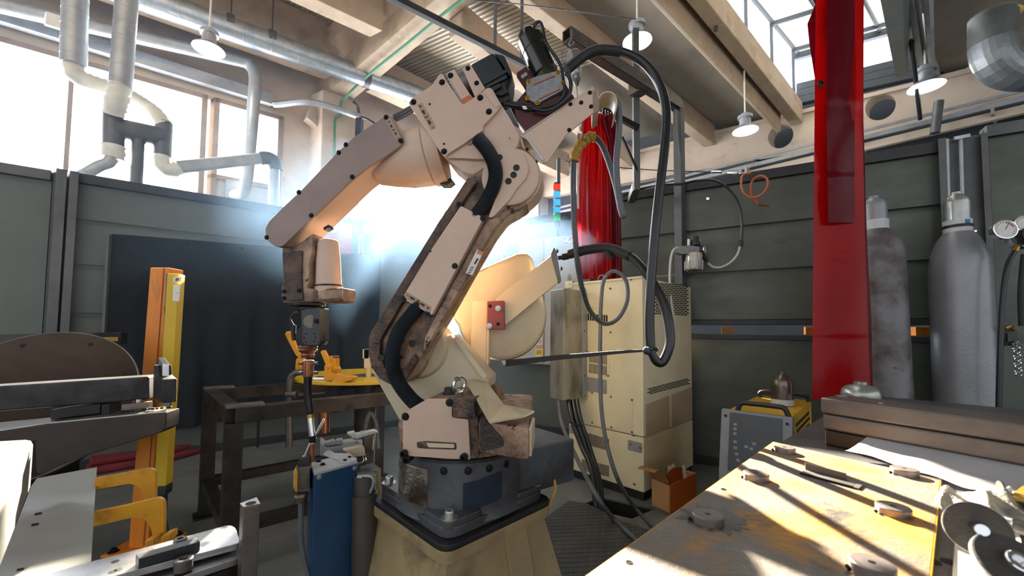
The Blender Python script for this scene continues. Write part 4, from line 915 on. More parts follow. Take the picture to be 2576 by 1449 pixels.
slots(vp_, ff, (1482, 886), (1528, 893), (1482, 911), 14, d=.0052, duty=.45); slots(vp_, ff, (1482, 914), (1528, 921), (1482, 938), 14, d=.0052, duty=.45)
m = MB(); gp(ff, m, [(1477, 948), (1526, 956), (1526, 992), (1477, 984)], .003, .003, .001); m.done('blank_plate', 'machine_grey', up)
m = MB(); gp(ff, m, [(1488, 984), (1592, 1008), (1592, 1088), (1488, 1065)], .003, .003, .001); m.done('access_panel', 'cream_cab', up)
slots(lowb, ff, (1468, 1086), (1533, 1105), (1468, 1116), 22); slots(lowb, ff, (1464, 1155), (1533, 1172), (1464, 1183), 24)
m = MB(); gp(ff, m, [(1579, 1106), (1615, 1115), (1615, 1141), (1579, 1132)], .003, .003, .001, 3); m.done('badge_plate', 'machine_grey', lowb)
m = MB(); gp(ff, m, [(1431, 1068), (1446, 1072), (1446, 1092), (1431, 1090)], .003, .003, .001); m.done('badge_plate', 'machine_grey', lowb)
for x, y in ((1443, 709), (1535, 726), (1588, 703), (1536, 836), (1490, 988), (1537, 998), (1590, 1006), (1490, 1063), (1538, 1075), (1590, 1087), (1594, 1095), (1596, 1218), (1479, 886), (1530, 945), (1586, 1117), (1611, 1127), (1470, 727), (1472, 832)):
    mm = MB(); mm.lathe(ff.h(x, y, .002), ff.n, [(0, .007), (.002, .007), (.004, .004), (.004, .001)], 10); mm.done('panel_screw', 'steel_grey', up)
slots(up, fs, (1644, 712), (1733, 716), (1646, 792), 9, rows=17, stag=True, duty=.84, name='grille')
slots(up, fs, (1629, 978), (1737, 950), (1629, 995), 9, rows=4, stag=True, duty=.86, name='grille')
for a, b in (((1625, 1018), (1684, 995)), ((1690, 993), (1740, 973))):
    m = MB(); gp(fs, m, [(a[0], a[1]), (b[0], b[1]), (b[0], b[1]+81-.2*(b[0]-a[0])*0), (a[0], a[1]+85)], .003, .003, .001); m.done('side_panel', 'cream_cab_dark', up)
m = MB(); gp(fs, m, [(1684, 792), (1699, 793), (1700, 825), (1685, 822)], .0015, .001); st = m.done('sticker', 'label_white', up)
m = MB(); gp(fs, m, [(1684, 793), (1699, 794), (1699, 798), (1684, 797)], .002, .0008); gp(fs, m, [(1684, 809), (1699, 810), (1699, 814), (1684, 813)], .002, .0008); m.done('sticker_band', 'yellow_sign', st)
m = MB(); m.torus(V((c0.x, c0.y, zt+.02)).lerp(V((c1.x, c1.y, zt+.02)), .5)+V((0, .04, 0)), ff.n, .022, .006, 18, 6); m.torus(V((c0.x, c0.y, zt+.015)).lerp(V((c2.x, c2.y, zt+.015)), .3)+V((-.05, 0, 0)), fs.n, .022, .006, 18, 6); m.done('lifting_eye', 'steel_grey', up)
# stainless junction box on its left
j0 = hy(1418, 1008, 2.42); j1 = hy(1474, 1001, 2.58); j2 = hy(1383, 1003, 2.54); ztj = hy(1418, 725, 2.42).z
fj = VP(j0, j1)
m = MB(); P = [V((p.x, p.y, j0.z)) for p in (j0, j1, j1+j2-j0, j2)]; m.prism(P, UP*(ztj-j0.z), .006); jb = m.done('junction_box', 'stainless', label='tall stained stainless box fixed on the left side of the cream controller', cat='box')
m = MB(); gp(fj, m, [(1464, 725), (1474, 726), (1478, 1001), (1468, 1003)], .004, .006, .001); m.done('edge_flange', 'galv_dull', jb)
for y in (734, 832, 945, 996):
    mm = MB(); mm.lathe(fj.h(1470, y, .004), fj.n, [(0, .006), (.003, .006), (.004, .002)], 10); mm.done('screw', 'steel_grey', jb)
for i, (pts, r) in enumerate(((((1405, 1005, 2.5), (1412, 1060, 2.45), (1440, 1130, 2.3), (1475, 1200, 2.15), (1510, 1262, 2.0)), .012), (((1430, 1006, 2.5), (1440, 1060, 2.45), (1462, 1120, 2.4), (1490, 1190, 2.3), (1502, 1262, 2.2)), .015), (((1441, 1006, 2.5), (1452, 1060, 2.45), (1475, 1130, 2.4), (1500, 1200, 2.3), (1512, 1266, 2.2)), .014), (((1450, 1004, 2.5), (1462, 1060, 2.45), (1488, 1140, 2.4), (1508, 1210, 2.3), (1520, 1262, 2.2)), .014))):
    m = MB(); P = [hy(*p) for p in pts]
    if i == 0: P += [hz(1545, 1306, .014), hz(1580, 1340, .014), hz(1630, 1385, .014)]
    else: P[-1].z = -.1
    m.tube(P, r, 12, 8); m.done('power_cable', 'cable_black' if i else 'cable_grey', label=['grey cable running from the stainless box over the floor to the bench', 'thick dark cable dropping from the stainless box into the pit, left of the bundle', 'thick dark cable dropping from the stainless box into the pit, middle of the bundle', 'thick dark cable dropping from the stainless box into the pit, right of the bundle'][i], cat='cable', group='cables below the stainless box')
m = MB(); m.torus(hy(1448, 1066, 2.45), V((.2, .1, 1)), .04, .005, 20, 5); m.done('cable_tie', 'rubber', label='black cable tie round the cable bundle under the stainless box', cat='cable tie')
# checker plate and pit cover on the floor
pc = [hz(x, y, .0) for x, y in ((1430, 1262), (1475, 1268), (1560, 1312), (1640, 1338), (1640, 1500), (1420, 1500), (1340, 1330))]
m = MB(); m.prism(pc, UP*.006); fp = m.done('floor_plate', 'check_plate', label='dark steel checker plate set in the floor beside the robot pedestal', cat='floor plate')
m = MB()
from mathutils.geometry import intersect_line_line_2d
for dv in (V((.28, 1, 0)).normalized(), V((1, .1, 0)).normalized()):
    nv = V((-dv.y, dv.x, 0)); ds = [p.dot(nv) for p in pc]; s_ = min(ds)+.02
    while s_ < max(ds):
        hits = []
        for i in range(len(pc)):
            a, b = pc[i-1], pc[i]; da, db = a.dot(nv)-s_, b.dot(nv)-s_
            if da*db < 0: hits.append(a.lerp(b, da/(da-db)))
        hits.sort(key=lambda h: h.dot(dv))
        for h0, h1 in zip(hits[0::2], hits[1::2]): m.bar(h0+UP*.0065, h1+UP*.0065, .003, .0025)
        s_ += .034
m.done('plate_ribs', 'steel_grey', fp)
# cardboard box on the floor
b0, b1, b2 = hz(1685, 1293, 0), hz(1640, 1272, 0), hz(1752, 1255, 0); bh = .145
bt = thing('cardboard_box', 'small open cardboard box with orange sides and torn flaps near the bench', 'box', b0)
for a, b, mt in ((b1, b0, 'cardboard'), (b0, b2, 'cardboard_orange'), (b2, b1+b2-b0, 'cardboard'), (b1+b2-b0, b1, 'cardboard')):
    m = MB(); n_ = (b-a).cross(UP).normalized(); m.prism([a, b, b+UP*bh, a+UP*bh], -n_*.004); m.done('side', mt, bt)
m = MB(); m.prism([b0, b1, b1+b2-b0, b2], UP*.004); m.done('bottom', 'cardboard', bt)
m = MB(); tp = (b1+UP*bh, b0+UP*bh); out = V((-.09, -.03, .06))
def flap(u, v): a = tp[0].lerp(tp[1], u); return a+out*v+UP*(.04*math.sin(v*3))+V((0, 0, .01*u))
m.sheet(flap, 6, 8, .003); m.done('flap', 'cardboard', bt)
tp = (b0+UP*bh, b2+UP*bh); m = MB(); m.sheet(lambda u, v: tp[0].lerp(tp[1], u*.5)+V((-.01, -.01, .075))*v+UP*.01*math.sin(u*4), 5, 5, .003); m.done('flap', 'cardboard_orange', bt)
m = MB(); m.sheet(lambda u, v: (b0+b2)/2+V((-.05, .07, bh-.02))+V((.1*u, .03*v, .05*v+.02*math.sin(u*7)*v+.015*math.sin(u*13+v*9))), 12, 8, .002); m.done('crumpled_wrapper', 'label_white', label='crumpled white wrapper sticking out of the small open cardboard box', cat='wrapper')

# ------------------------------------------------------------------ grey switch cabinet with signal tower
fc_ = VP(UV(4.2, 3.85), UV(4.2, 2.85)); U0 = 4.2
a, b = hu(1262, 760, U0), hu(1462, 760, U0); a.z = b.z = .665; dep = fc_.n*-.24
gc_ = thing('switch_cabinet', 'light grey two-door switch cabinet on the screen behind the spool drum', 'cabinet', ((a+b)/2))
m = MB(); m.prism([a, b, b+dep, a+dep], UP*1.105, .006); m.done('body', 'cab_grey', gc_)
for x0, x1, yl, yr, ybl, ybr in ((1264, 1367, 613, 600, 918, 914), (1370, 1460, 599, 587, 914, 910)):
    m = MB(); gp(fc_, m, [(x0, yl), (x1, yr), (x1, ybr), (x0, ybl)], .018, .018, .004); m.done('door', 'cab_grey', gc_)
m = MB(); gp(fc_, m, [(1266, 617), (1305, 613), (1305, 645), (1266, 648)], .022, .004, .001); m.done('door_window', 'panel_dark', gc_)
m = MB(); gp(fc_, m, [(1374, 605), (1385, 604), (1385, 618), (1374, 618)], .022, .004, .001); gp(fc_, m, [(1378, 607), (1382, 607), (1382, 616), (1378, 616)], .034, .012, .002); m.done('lock', 'chrome', gc_)
m = MB(); gp(fc_, m, [(1428, 690), (1436, 690), (1436, 704), (1428, 704)], .024, .008, .002); m.cyl(fc_.h(1432, 700, .02), fc_.h(1432, 700, .04), .012, n=16); m.done('rotary_switch', 'machine_grey', gc_)
for x in (1418, 1431):
    m = MB(); gp(fc_, m, [(x, 596), (x+11, 595), (x+11, 614), (x, 615)], .0195, .001); sg = m.done('safety_sign', 'label_white', gc_)
    m = MB(); m.cyl(fc_.h(x+5.5, 602, .0195), fc_.h(x+5.5, 602, .0205), .017, n=20); gp(fc_, m, [(x+1.5, 610), (x+9.5, 609.4), (x+9.5, 613), (x+1.5, 613.6)], .0205, .001); m.done('sign_symbol', 'blue_sign', sg)
    m = MB(); m.ball(fc_.h(x+5.5, 603, .021), .006, (1, .3, 1.6), 8); m.box(fc_.h(x+5.5, 600, .021), (.018, .002, .005), (fc_.e, fc_.n, UP)); m.done('sign_pictogram', 'label_white', sg)
m = MB(); gp(fc_, m, [(1353, 850), (1364, 849), (1364, 897), (1347, 898), (1347, 884)], .0195, .001); sg = m.done('hazard_label', 'label_white', gc_)
m = MB(); gp(fc_, m, [(1349, 869), (1365, 867), (1365, 876), (1349, 878)], .021, .001); m.done('label_band', 'pink_sign', sg)
m = MB(); gp(fc_, m, [(1346, 880), (1366, 878), (1366, 893), (1346, 895)], .021, .001); m.done('label_band', 'yellow_sign', sg)
m = MB(); m.torus(fc_.h(1358, 859, .021), fc_.n, .013, .0018, 20, 5)
for k in range(3): gp(fc_, m, [(1350, 882.5+3.4*k), (1362, 881+3.4*k), (1362, 882.2+3.4*k), (1350, 883.7+3.4*k)], .0222, .001)
m.done('label_print', 'ink', sg)
m = MB(); m.sheet(lambda u, v: hu(1236+38*u, 590-4*u+60*v, 4.16-.015*math.sin(u*9+v*4)-.01*math.sin(v*17)), 14, 14, .001); m.done('plastic_sleeve', 'clear_plastic', label='crumpled clear plastic sleeve hanging at the left edge of the grey switch cabinet', cat='sleeve')
tw = thing('signal_tower', 'signal tower light with red, blue and green segments on the grey switch cabinet', 'signal light', hu(1402, 600, 4.3))
TY = hu(1402, 600, 4.3).y
m = MB(); m.cyl(hy(1402, 600, TY), hy(1402, 574, TY), .008, n=10); m.done('stem', 'black_plastic', tw)
r_ = .031
for y0, y1, mt in ((576, 557, 'black_plastic'), (556, 541, 'lens_green'), (537, 523, 'lens_blue'), (520, 503, 'lens_blue'), (500, 484, 'lens_blue'), (480, 465, 'lens_red')):
    m = MB(); m.cyl(hy(1401, y0, TY), hy(1401, y1, TY), r_, n=24); m.done('base' if mt == 'black_plastic' else 'lens', mt, tw)
for y in (539, 521, 501.5, 482, 463): m = MB(); m.cyl(hy(1401, y+2, TY), hy(1401, y-2, TY), r_*1.02, n=24); m.done('segment_ring', 'black_plastic' if y == 463 else 'machine_grey', tw)
m = MB(); m.bar(hy(1405, 460, TY+.1), hy(1405, 399, TY+.1), .03, .03); m.bar(hy(1405, 460, TY+.1), hy(1405, 592, TY+.1), .03, .03); m.done('square_post', 'steel_post', label='grey square post standing behind the signal tower light', cat='post')

# ------------------------------------------------------------------ pressure regulator on the gantry post
rt = thing('air_regulator', 'compressed-air filter regulator with a clear bowl and gauge on the gantry post', 'regulator', hy(1740, 680, 2.85))
RY = 2.84
m = MB(); m.prism(Pl(1740, 620, RY).poly([(1704, 619), (1740, 617), (1760, 620), (1760, 637), (1712, 639), (1704, 634)], .03), V((0, .06, 0)), .004); m.done('body', 'cast_silver', rt)
m = MB(); a, b = hy(1746, 638, RY), hy(1745, 680, RY); m.lathe(a, b-a, [(0, .056), (.1, .058), (.118, .05), (.12, .01)], 24); m.done('bowl', 'clear_plastic', rt)
for k in range(7):
    an = 2*math.pi*k/7+.2; m = MB(); o_ = V((math.cos(an), math.sin(an), 0))*.058; m.cyl(a.lerp(b, .45)+o_, b+o_, .006, n=6); m.done('bowl_guard', 'galv_dull', rt)
m = MB(); m.cyl(hy(1748, 680, RY), hy(1749, 687, RY), .012, n=10); m.done('drain', 'black_plastic', rt)
m = MB(); m.lathe(hy(1748, 618, RY), UP, [(0, .035), (.02, .035), (.022, .026), (.065, .026), (.067, .02)], 20); m.done('adjuster_knob', 'black_plastic', rt)
m = MB(); m.cyl(hy(1733, 618, RY-.01), hy(1733, 602, RY-.01), .011, n=12); m.done('oil_valve', 'galv', rt)
m = MB(); c = hy(1772, 628, RY-.02); ax_ = V((.75, -.66, 0)); m.cyl(c-ax_*.03, c, .032, n=24); g_ = m.done('gauge', 'black_plastic', rt)
m = MB(); m.lathe(c, ax_, [(0, .032), (.006, .032), (.0061, .027), (.003, .027)], 24); m.done('gauge_rim', 'chrome', g_)
m = MB(); m.cyl(c+ax_*.003, c+ax_*.0036, .027, n=24); m.done('gauge_dial', 'label_white', g_)
m = MB(); m.bar(c+ax_*.005-UP*.004, c+ax_*.005+UP*.018, .002, .003); m.done('gauge_needle', 'red_paint', g_)
m = MB(); m.cyl(hy(1766, 640, RY), hy(1779, 658, RY), .016, .01, 12); m.done('hose_tail', 'black_plastic', rt)
m = MB(); m.tube([hy(x, y, Y) for x, y, Y in ((1708, 622, RY-.02), (1695, 628, RY-.05), (1688, 648, RY-.1), (1685, 680, 2.7), (1685, 720, 2.6), (1690, 770, 2.55), (1700, 820, 2.6), (1710, 850, 2.75))], .008, 8); m.done('air_hose', 'cable_white', label='white air hose hanging from the regulator past the controller grille', cat='hose')
m = MB(); m.tube([hy(x, y, Y) for x, y, Y in ((1781, 662, RY), (1795, 672, RY), (1815, 672, 2.8), (1838, 660, 2.75), (1855, 640, 2.72), (1863, 615, 2.7))], .008, 8); hh = m.done('air_hose', 'cable_white', label='white air hose curving right from the regulator up to a black hose', cat='hose')
m = MB(); m.tube([hy(x, y, Y) for x, y, Y in ((1863, 617, 2.7), (1866, 590, 2.7), (1866, 560, 2.7), (1861, 525, 2.7), (1845, 490, 2.72), (1820, 465, 2.76), (1790, 453, 2.8), (1750, 455, 2.86), (1715, 462, 2.9), (1660, 466, 3.0), (1600, 478, 3.1), (1568, 492, 3.15))], .0085, 8); m.done('black_hose', 'cable_black', hh)
m = MB(); m.cyl(hy(1863, 620, 2.7), hy(1864, 604, 2.7), .014, n=12); m.done('hose_joiner', 'black_plastic', hh)
oh = [(1888, 436, 2.62), (1868, 442, 2.6), (1865, 465, 2.56), (1873, 487, 2.54), (1893, 497, 2.52), (1916, 490, 2.5), (1931, 468, 2.5), (1929, 449, 2.52), (1911, 443, 2.55), (1893, 455, 2.58), (1889, 480, 2.58), (1897, 502, 2.58), (1910, 515, 2.57)]
m = MB(); m.tube([hy(*p) for p in oh], .0075, 8); o_ = m.done('orange_hose', 'hose_orange', label='short coiled orange hose hooked over the top of the olive green screen', cat='hose')
m = MB(); m.cyl(hy(1908, 514, 2.57), hy(1936, 519, 2.56), .008, .005, 10); m.done('hose_nozzle', 'brass', o_)
for x, y in ((1781, 500), (2450, 583)): 
    m = MB(); m.lathe(hu(x, y, 4.33), QR.n, [(0, .012), (.006, .012), (.007, .006), (.02, .006)], 8); m.done('screen_bolt', 'chrome', label='small bright bolt on the olive green screen '+('under the black hose' if x < 2000 else 'beside the clean gas cylinder'), cat='bolt')
# ------------------------------------------------------------------ red strip curtain and gas cylinders
t = thing('strip_curtain', 'tall red transparent strip curtain hanging in front of the gas cylinders', 'curtain', hy(2115, 1005, 1.9))
def strip(name, rows, Y, mat, f, a, seed):
    n = len(rows)
    def fn(u, v):
        k = v*(n-1); i = min(int(k), n-2); q = k-i; r0, r1 = rows[i], rows[i+1]
        y = r0[0]*(1-q)+r1[0]*q; xl = r0[1]*(1-q)+r1[1]*q; xr = r0[2]*(1-q)+r1[2]*q
        cr = .008*max(0, 1-abs(((y+40) % 195)-97)/8)           # pressed cross creases
        return hy(xl+(xr-xl)*u, y, Y(u)+a*math.sin(u*f+seed)+.35*a*math.sin(v*17+u*5+seed)-cr)
    m = MB(); m.sheet(fn, 40, 90, .003); return m.done(name, mat, t, ang=80)
strip('curtain_strip', [(-260, 2058, 2172), (0, 2052, 2172), (300, 2049, 2170), (600, 2046, 2176), (800, 2044, 2182), (1006, 2043, 2190)], lambda u: 1.9, 'red_vinyl', 5.5, .012, .5)
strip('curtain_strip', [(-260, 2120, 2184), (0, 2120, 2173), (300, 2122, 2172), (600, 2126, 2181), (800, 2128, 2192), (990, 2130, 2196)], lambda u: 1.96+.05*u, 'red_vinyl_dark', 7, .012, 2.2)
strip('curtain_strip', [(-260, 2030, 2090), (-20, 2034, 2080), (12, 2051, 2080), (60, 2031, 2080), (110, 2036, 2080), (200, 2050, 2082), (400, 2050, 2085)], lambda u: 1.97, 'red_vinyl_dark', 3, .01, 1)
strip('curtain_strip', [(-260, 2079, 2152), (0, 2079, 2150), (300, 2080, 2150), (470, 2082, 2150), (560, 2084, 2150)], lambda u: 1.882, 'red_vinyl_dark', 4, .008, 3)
m = MB(); m.lathe(hy(2064, 211, 1.888), V((0, -1, 0)), [(0, .016), (.004, .016), (.0045, .009), (.001, .009)], 16); m.done('eyelet', 'fixture_dark', t)
# cylinders
def zy(x, y, Y): return hy(x, y, Y).z
def cylinder(x, Y, r, prof, label, body, capm, group=None):
    c = hy(x, 820, Y); c.z = 0; th = thing('gas_cylinder', label, 'gas cylinder', c, group)
    Z = lambda y: zy(x, y, Y)
    m = MB(); m.lathe(c, UP, [(0, r*.96), (.02, r), (Z(prof['sh']), r)]+[(Z(prof['sh'])+(Z(prof['nk'])-Z(prof['sh']))*k, r*math.sqrt(max(0, 1-(k**2.2)*(1-(prof['rn']/r)**2)))) for k in (.15, .3, .45, .6, .72, .83, .92, 1)], 40); m.done('body', body, th)
    m = MB(); m.lathe(c, UP, [(Z(prof['nk'])-.004, prof['rn']*1.06), (Z(prof['rt']), prof['rn']*1.06)], 32); tp_ = m.done('neck_ring', 'tape_white', th)
    m = MB(); m.lathe(c, UP, [(Z(prof['rt'])-.002, prof['rc']), (Z(prof['rt'])+(Z(prof['ct'])-Z(prof['rt']))*.68, prof['rc']*.97), (Z(prof['rt'])+(Z(prof['ct'])-Z(prof['rt']))*.86, prof['rc']*.84), (Z(prof['rt'])+(Z(prof['ct'])-Z(prof['rt']))*.95, prof['rc']*.6), (Z(prof['ct']), prof['rc']*.42), (Z(prof['ct'])+.012, prof['rc']*.4), (Z(prof['ct'])+.013, .002)], 32); cp = m.done('valve_cap', capm, th)
    return th, c, Z, tp_
cA, pA, ZA, tA = cylinder(2420, 2.1, .118, dict(sh=706, nk=584, rn=.052, rt=556, rc=.052, ct=490), 'clean grey gas cylinder with a silver cap, right of the red strip curtain', 'cyl_grey', 'cyl_cap')
m = MB(); m.lathe(pA, UP, [(ZA(575), .0575), (ZA(568), .0575)], 32); m.done('ring_wire', 'steel_dark', cA)
m = MB(); a = pA+V((-.02, -.0565, 0)); m.box(pA+UP*ZA(563)+V((-.006, -.0545, 0)), (.022, .004, .02), None, .001); m.done('blue_mark', 'blue_sign', cA)
cB, pB, ZB, tB = cylinder(2222, 2.2, .118, dict(sh=650, nk=578, rn=.056, rt=556, rc=.056, ct=500), 'grey gas cylinder with rusty brown stains half behind the red strip curtain', 'cyl_dirty', 'cyl_grey')
cB.rotation_euler = (0, math.radians(-1.0), 0)
# regulators at the right edge
gt = thing('pressure_regulator', 'brass and chrome pressure regulator with round gauges at the right edge of the photo', 'regulator', hy(2570, 620, 1.9))
ga = V((-.25, -.95, .12)).normalized()
for x, y, r in ((2528, 577, .047), (2578, 563, .042)):
    c = hy(x, y, 1.88); m = MB(); m.lathe(c-ga*.03, ga, [(0, r*.9), (.024, r*.94), (.025, r), (.034, r), (.0345, r*.9), (.031, r*.88)], 32); g_ = m.done('gauge', 'chrome', gt)
    m = MB(); m.cyl(c-ga*.002, c+ga*.002, r*.88, n=32); m.done('gauge_dial', 'label_white', g_)
    m = MB(); xx, yy = frame(ga)
    for k in range(16):
        an = math.radians(-40+17*k); d = xx*math.cos(an)+yy*math.sin(an); m.bar(c+d*r*.66+ga*.0025, c+d*r*.8+ga*.0025, .0015, .001)
    m.bar(c+ga*.003, c+ga*.003+(xx*.5+yy*.86)*r*.6, .0022, .001); m.done('gauge_scale', 'ink', g_)
    m = MB(); m.torus(c+ga*.0025, ga, r*.7, r*.05, 12, 5, 20, 80); m.done('red_sector', 'red_paint', g_)
m = MB(); c = hy(2574, 598, 1.9); m.lathe(c-ga*.03, ga, [(0, .05), (.03, .055), (.045, .05), (.046, .03)], 28); m.done('regulator_body', 'chrome', gt)
m = MB(); m.lathe(c, ga, [(0, .042), (.05, .04), (.055, .034), (.056, .01)], 20); m.done('adjuster_knob', 'black_plastic', gt)
m = MB(); m.cyl(hy(2562, 612, 1.9), hy(2553, 632, 1.9), .011, n=12); m.done('brass_fitting', 'brass', gt)
m = MB(); m.tube([hy(x, y, 1.9) for x, y in ((2552, 632), (2540, 655), (2530, 690), (2522, 760), (2517, 860), (2514, 960), (2512, 1050))], .011, 10); m.done('gas_hose', 'cable_black', gt)
m = MB(); m.tube([hy(x, y, 1.95) for x, y in ((2576, 640), (2572, 680), (2568, 740), (2570, 820))], .011, 10); m.done('gas_hose', 'rubber', gt)
t = thing('chain_bracket', 'dark metal bracket with a hanging chain beside the clean gas cylinder', 'bracket', hy(2546, 850, 2.0))
m = MB(); q = Pl(2546, 850, 2.0); m.prism(q.poly([(2528, 832), (2560, 830), (2564, 868), (2530, 870)], .02), -q.n*.05, .004); m.prism(q.poly([(2534, 838), (2556, 837), (2557, 858), (2535, 860)], .024), -q.n*.005); m.done('bracket', 'fixture_dark', t)
m = MB(); m.tube([hy(x, y, 1.97) for x, y in ((2527, 826), (2540, 822), (2552, 830))], .01, 8); m.done('rag_tie', 'brass', t)
for k in range(9):
    m = MB(); c = hy(2556+.8*k, 866+9.5*k, 1.97); m.torus(c, V((1, .2, 0)) if k % 2 else V((.2, 1, 0)), .012, .0032, 12, 5); m.done('chain_link', 'chrome', t)
m = MB(); m.tube([hy(x, y, 1.96) for x, y in ((2550, 858), (2562, 866), (2580, 872))], .004, 6); m.done('chain_hook', 'chrome', t)

# ------------------------------------------------------------------ welding power source
zt = .59
f0, f1, b0 = V((.975, 1.86, 0)), V((1.17, 1.69, 0)), V((1.425, 2.33, 0)); f0, f1, b0 = [hz(x, y, zt) for x, y in ((1822, 1034), (1986, 1055), (1907, 994))]
for q in (f0, f1, b0): q.z = 0
dv = (b0-f0); fv = (f1-f0); fn_ = V((fv.y, -fv.x, 0)).normalized(); b1 = f1+dv
ws = thing('welding_power_source', 'yellow welding power source with a grey control front and black handle behind the bench', 'welding machine', (f0+b1)/2)
k = [q+fn_*-.02 if i < 2 else q for i, q in enumerate((f0, f1, b1, b0))]
m = MB(); m.prism([V((q.x, q.y, .03)) for q in k], UP*(zt-.03), .008); m.done('housing', 'machine_yellow', ws)
fr = VP(f0, f1)
m = MB()
side = [(0, .03), (0, zt+.012), (-.03, zt+.012), (.05, .3), (.05, .03)]
side = [(-.03, .03), (-.03, zt+.008), (0, zt+.01), (.06, .33), (.06, .03)]
m.prism([f0-fv*.05+fn_*a+UP*z for a, z in side], fv*1.1, .006); frm = m.done('front_frame', 'machine_grey', ws)
sl0 = fn_*.0+UP*(zt+.01); sl1 = fn_*.06+UP*.33; up_ = (sl0-sl1).normalized(); nn = fv.normalized().cross(up_); nn = nn if nn.dot(fn_) > 0 else -nn
m = MB(); P = [f0+fv*.1+sl1+up_*.012, f0+fv*.9+sl1+up_*.012, f0+fv*.9+sl0-up_*.012, f0+fv*.1+sl0-up_*.012]; m.prism([p+nn*.004 for p in P], -nn*.003, .001); pn = m.done('control_panel', 'panel_dark', ws)
for (u, v) in ((.12, .8), (.12, .72), (.12, .64), (.13, .5), (.14, .4), (.17, .3), (.2, .2), (.35, .45), (.45, .43), (.5, .52), (.66, .4), (.85, .55), (.3, .15), (.45, .12)):
    m = MB(); c = (P[0].lerp(P[1], u)).lerp(P[3].lerp(P[2], u), v)+nn*.0045; m.box(c, (.014, .012, .0012), (fv.normalized(), up_, nn), .0004); m.done('membrane_key', 'machine_grey', pn)
for u in (.03, .97):
    m = MB(); c = f0+fv*(u)+sl0-up_*.03+nn*.001; m.lathe(c, nn, [(0, .006), (.003, .006), (.0032, .003), (.001, .003)], 12); m.done('frame_screw', 'bolt_dark', frm)
m = MB(); h0, h1 = f0.lerp(f1, .2)+UP*(zt+.005)+dv*.03, f0.lerp(f1, .98)+UP*(zt+.005)+dv*.03; m.tube([h0, h0+UP*.035+(h1-h0)*.08, h0+UP*.04+(h1-h0)*.3, h1+UP*.04-(h1-h0)*.3, h1+UP*.035-(h1-h0)*.08, h1], .011, 10); m.done('handle', 'black_plastic', ws)
m = MB(); h0, h1 = f0.lerp(f1, .1)+dv*.9+UP*(zt+.002), f0.lerp(f1, .98)+dv*.9+UP*(zt+.002); m.tube([h0, h0+UP*.03+(h1-h0)*.08, h1+UP*.03-(h1-h0)*.08, h1], .011, 10); m.done('handle', 'black_plastic', ws)
sp = VP(f1, b1)
for r_ in range(4):
    for i in range(9):
        m = MB(); c = f1.lerp(b1, .25+.07*i+(.03 if r_ % 2 else 0))+UP*(zt-.05-.03*r_)+sp.n*.001; m.box(c, (.022, .003, .016), (sp.e, sp.n, UP)); m.done('vent_slot', 'hole', ws)
# loose cylinder caps
def cap(x, y, z, r, h, label, mat, col=None, prof=None):
    c = hz(x, y, z); th = thing('cylinder_cap', label, 'cap', c)
    m = MB(); m.lathe(c, UP, prof or [(0, r), (h*.55, r), (h*.72, r*.92), (h*.84, r*.7), (h*.9, r*.42), (h*.92, r*.32), (h, r*.32), (h+.001, .003)], 32); m.done('cap', mat, th)
    if col: m = MB(); m.lathe(c, UP, [(.001, r*1.04), (h*.18, r*1.04)], 32); m.done('paint_band', col, th)
    return th
cap(1968, 1018, .592, .048, .165, 'bronze cylinder cap with a white taped rim standing on the yellow power source', 'cap_bronze', 'tape_white')
# ------------------------------------------------------------------ work bench
BZ = .69
P = [hz(x, y, BZ) for x, y in ((1960, 1115), (2062, 1052))]
d_ = (P[1]-P[0]).normalized(); far = P[1]+d_*.75; rt = V((d_.y, -d_.x, 0))
lf = hz(1480, 1449, BZ)
L0 = P[0]+ (P[0]-P[1])*0
left0 = hz(1955, 1118, BZ); left1 = hz(1476, 1460, BZ); ld_ = (left1-left0).normalized()
bp = [left0, P[1], far, far+rt*1.2, left1+ld_*.5+V((1.0, -.2, 0)), left1+ld_*.35]
bench = thing('work_bench', 'heavy grey steel work bench in the right foreground carrying the rusty plate', 'bench', (.9, .8, 0))
m = MB(); m.prism([V((p.x, p.y, BZ)) for p in bp], UP*-.03, .002); m.done('top', 'bench', bench)
for p in (left0+V((.1, -.02, 0)), far+V((-.05, -.12, 0)), V((1.5, .7, 0)), V((.55, -.1, 0))):
    m = MB(); m.box((p.x, p.y, (BZ-.03)/2), (.06, .06, BZ-.03), (d_, rt, UP), .003); m.done('leg', 'steel_dark', bench)
for x, y in ((2347, 1412), (2387, 1412)):
    c = hz(x, y, BZ+.0006); m = MB(); m.cyl(c-UP*.001, c, .0075, n=16); m.done('bolt_hole', 'hole', bench)
PZ = .703
pp = [hz(x, y, PZ) for x, y in ((1946, 1111), (2366, 1205), (2338, 1460), (1460, 1460))]
pd = (pp[2]-pp[1])*.35; pp = [pp[0], pp[1], pp[2]+pd, pp[3]+(pp[3]-pp[0])*.35]
m = MB(); m.prism(pp, UP*-.012, .0008); pl_o = m.done('rusty_plate', 'rust_plate', label='rust-stained steel plate with scraps of yellow paint lying on the bench', cat='plate')
m = MB(); e_ = [(pp[0], pp[1]), (pp[3], pp[0]), (pp[1], pp[2])]
for a, b in e_:
    n_ = (b-a).cross(UP).normalized(); n_ = n_ if n_.dot(a-(pp[0]+pp[2])/2) > 0 else -n_; m.bar(a+n_*.0004-UP*.006, b+n_*.0004-UP*.006, .001, .011, n_)
m.done('painted_edge', 'amber_paint', pl_o)
DL = ['steel disc on the rusty plate by its far left corner, nearest the power source', 'steel disc on the rusty plate, middle one along the left edge', 'dark steel disc on a bare grey patch of the rusty plate', 'steel disc on the rusty plate near the white paper', 'steel disc on the rusty plate by its right edge, near the abrasive wheel', 'steel disc at the bottom edge of the photo on the rusty plate']
d0 = None
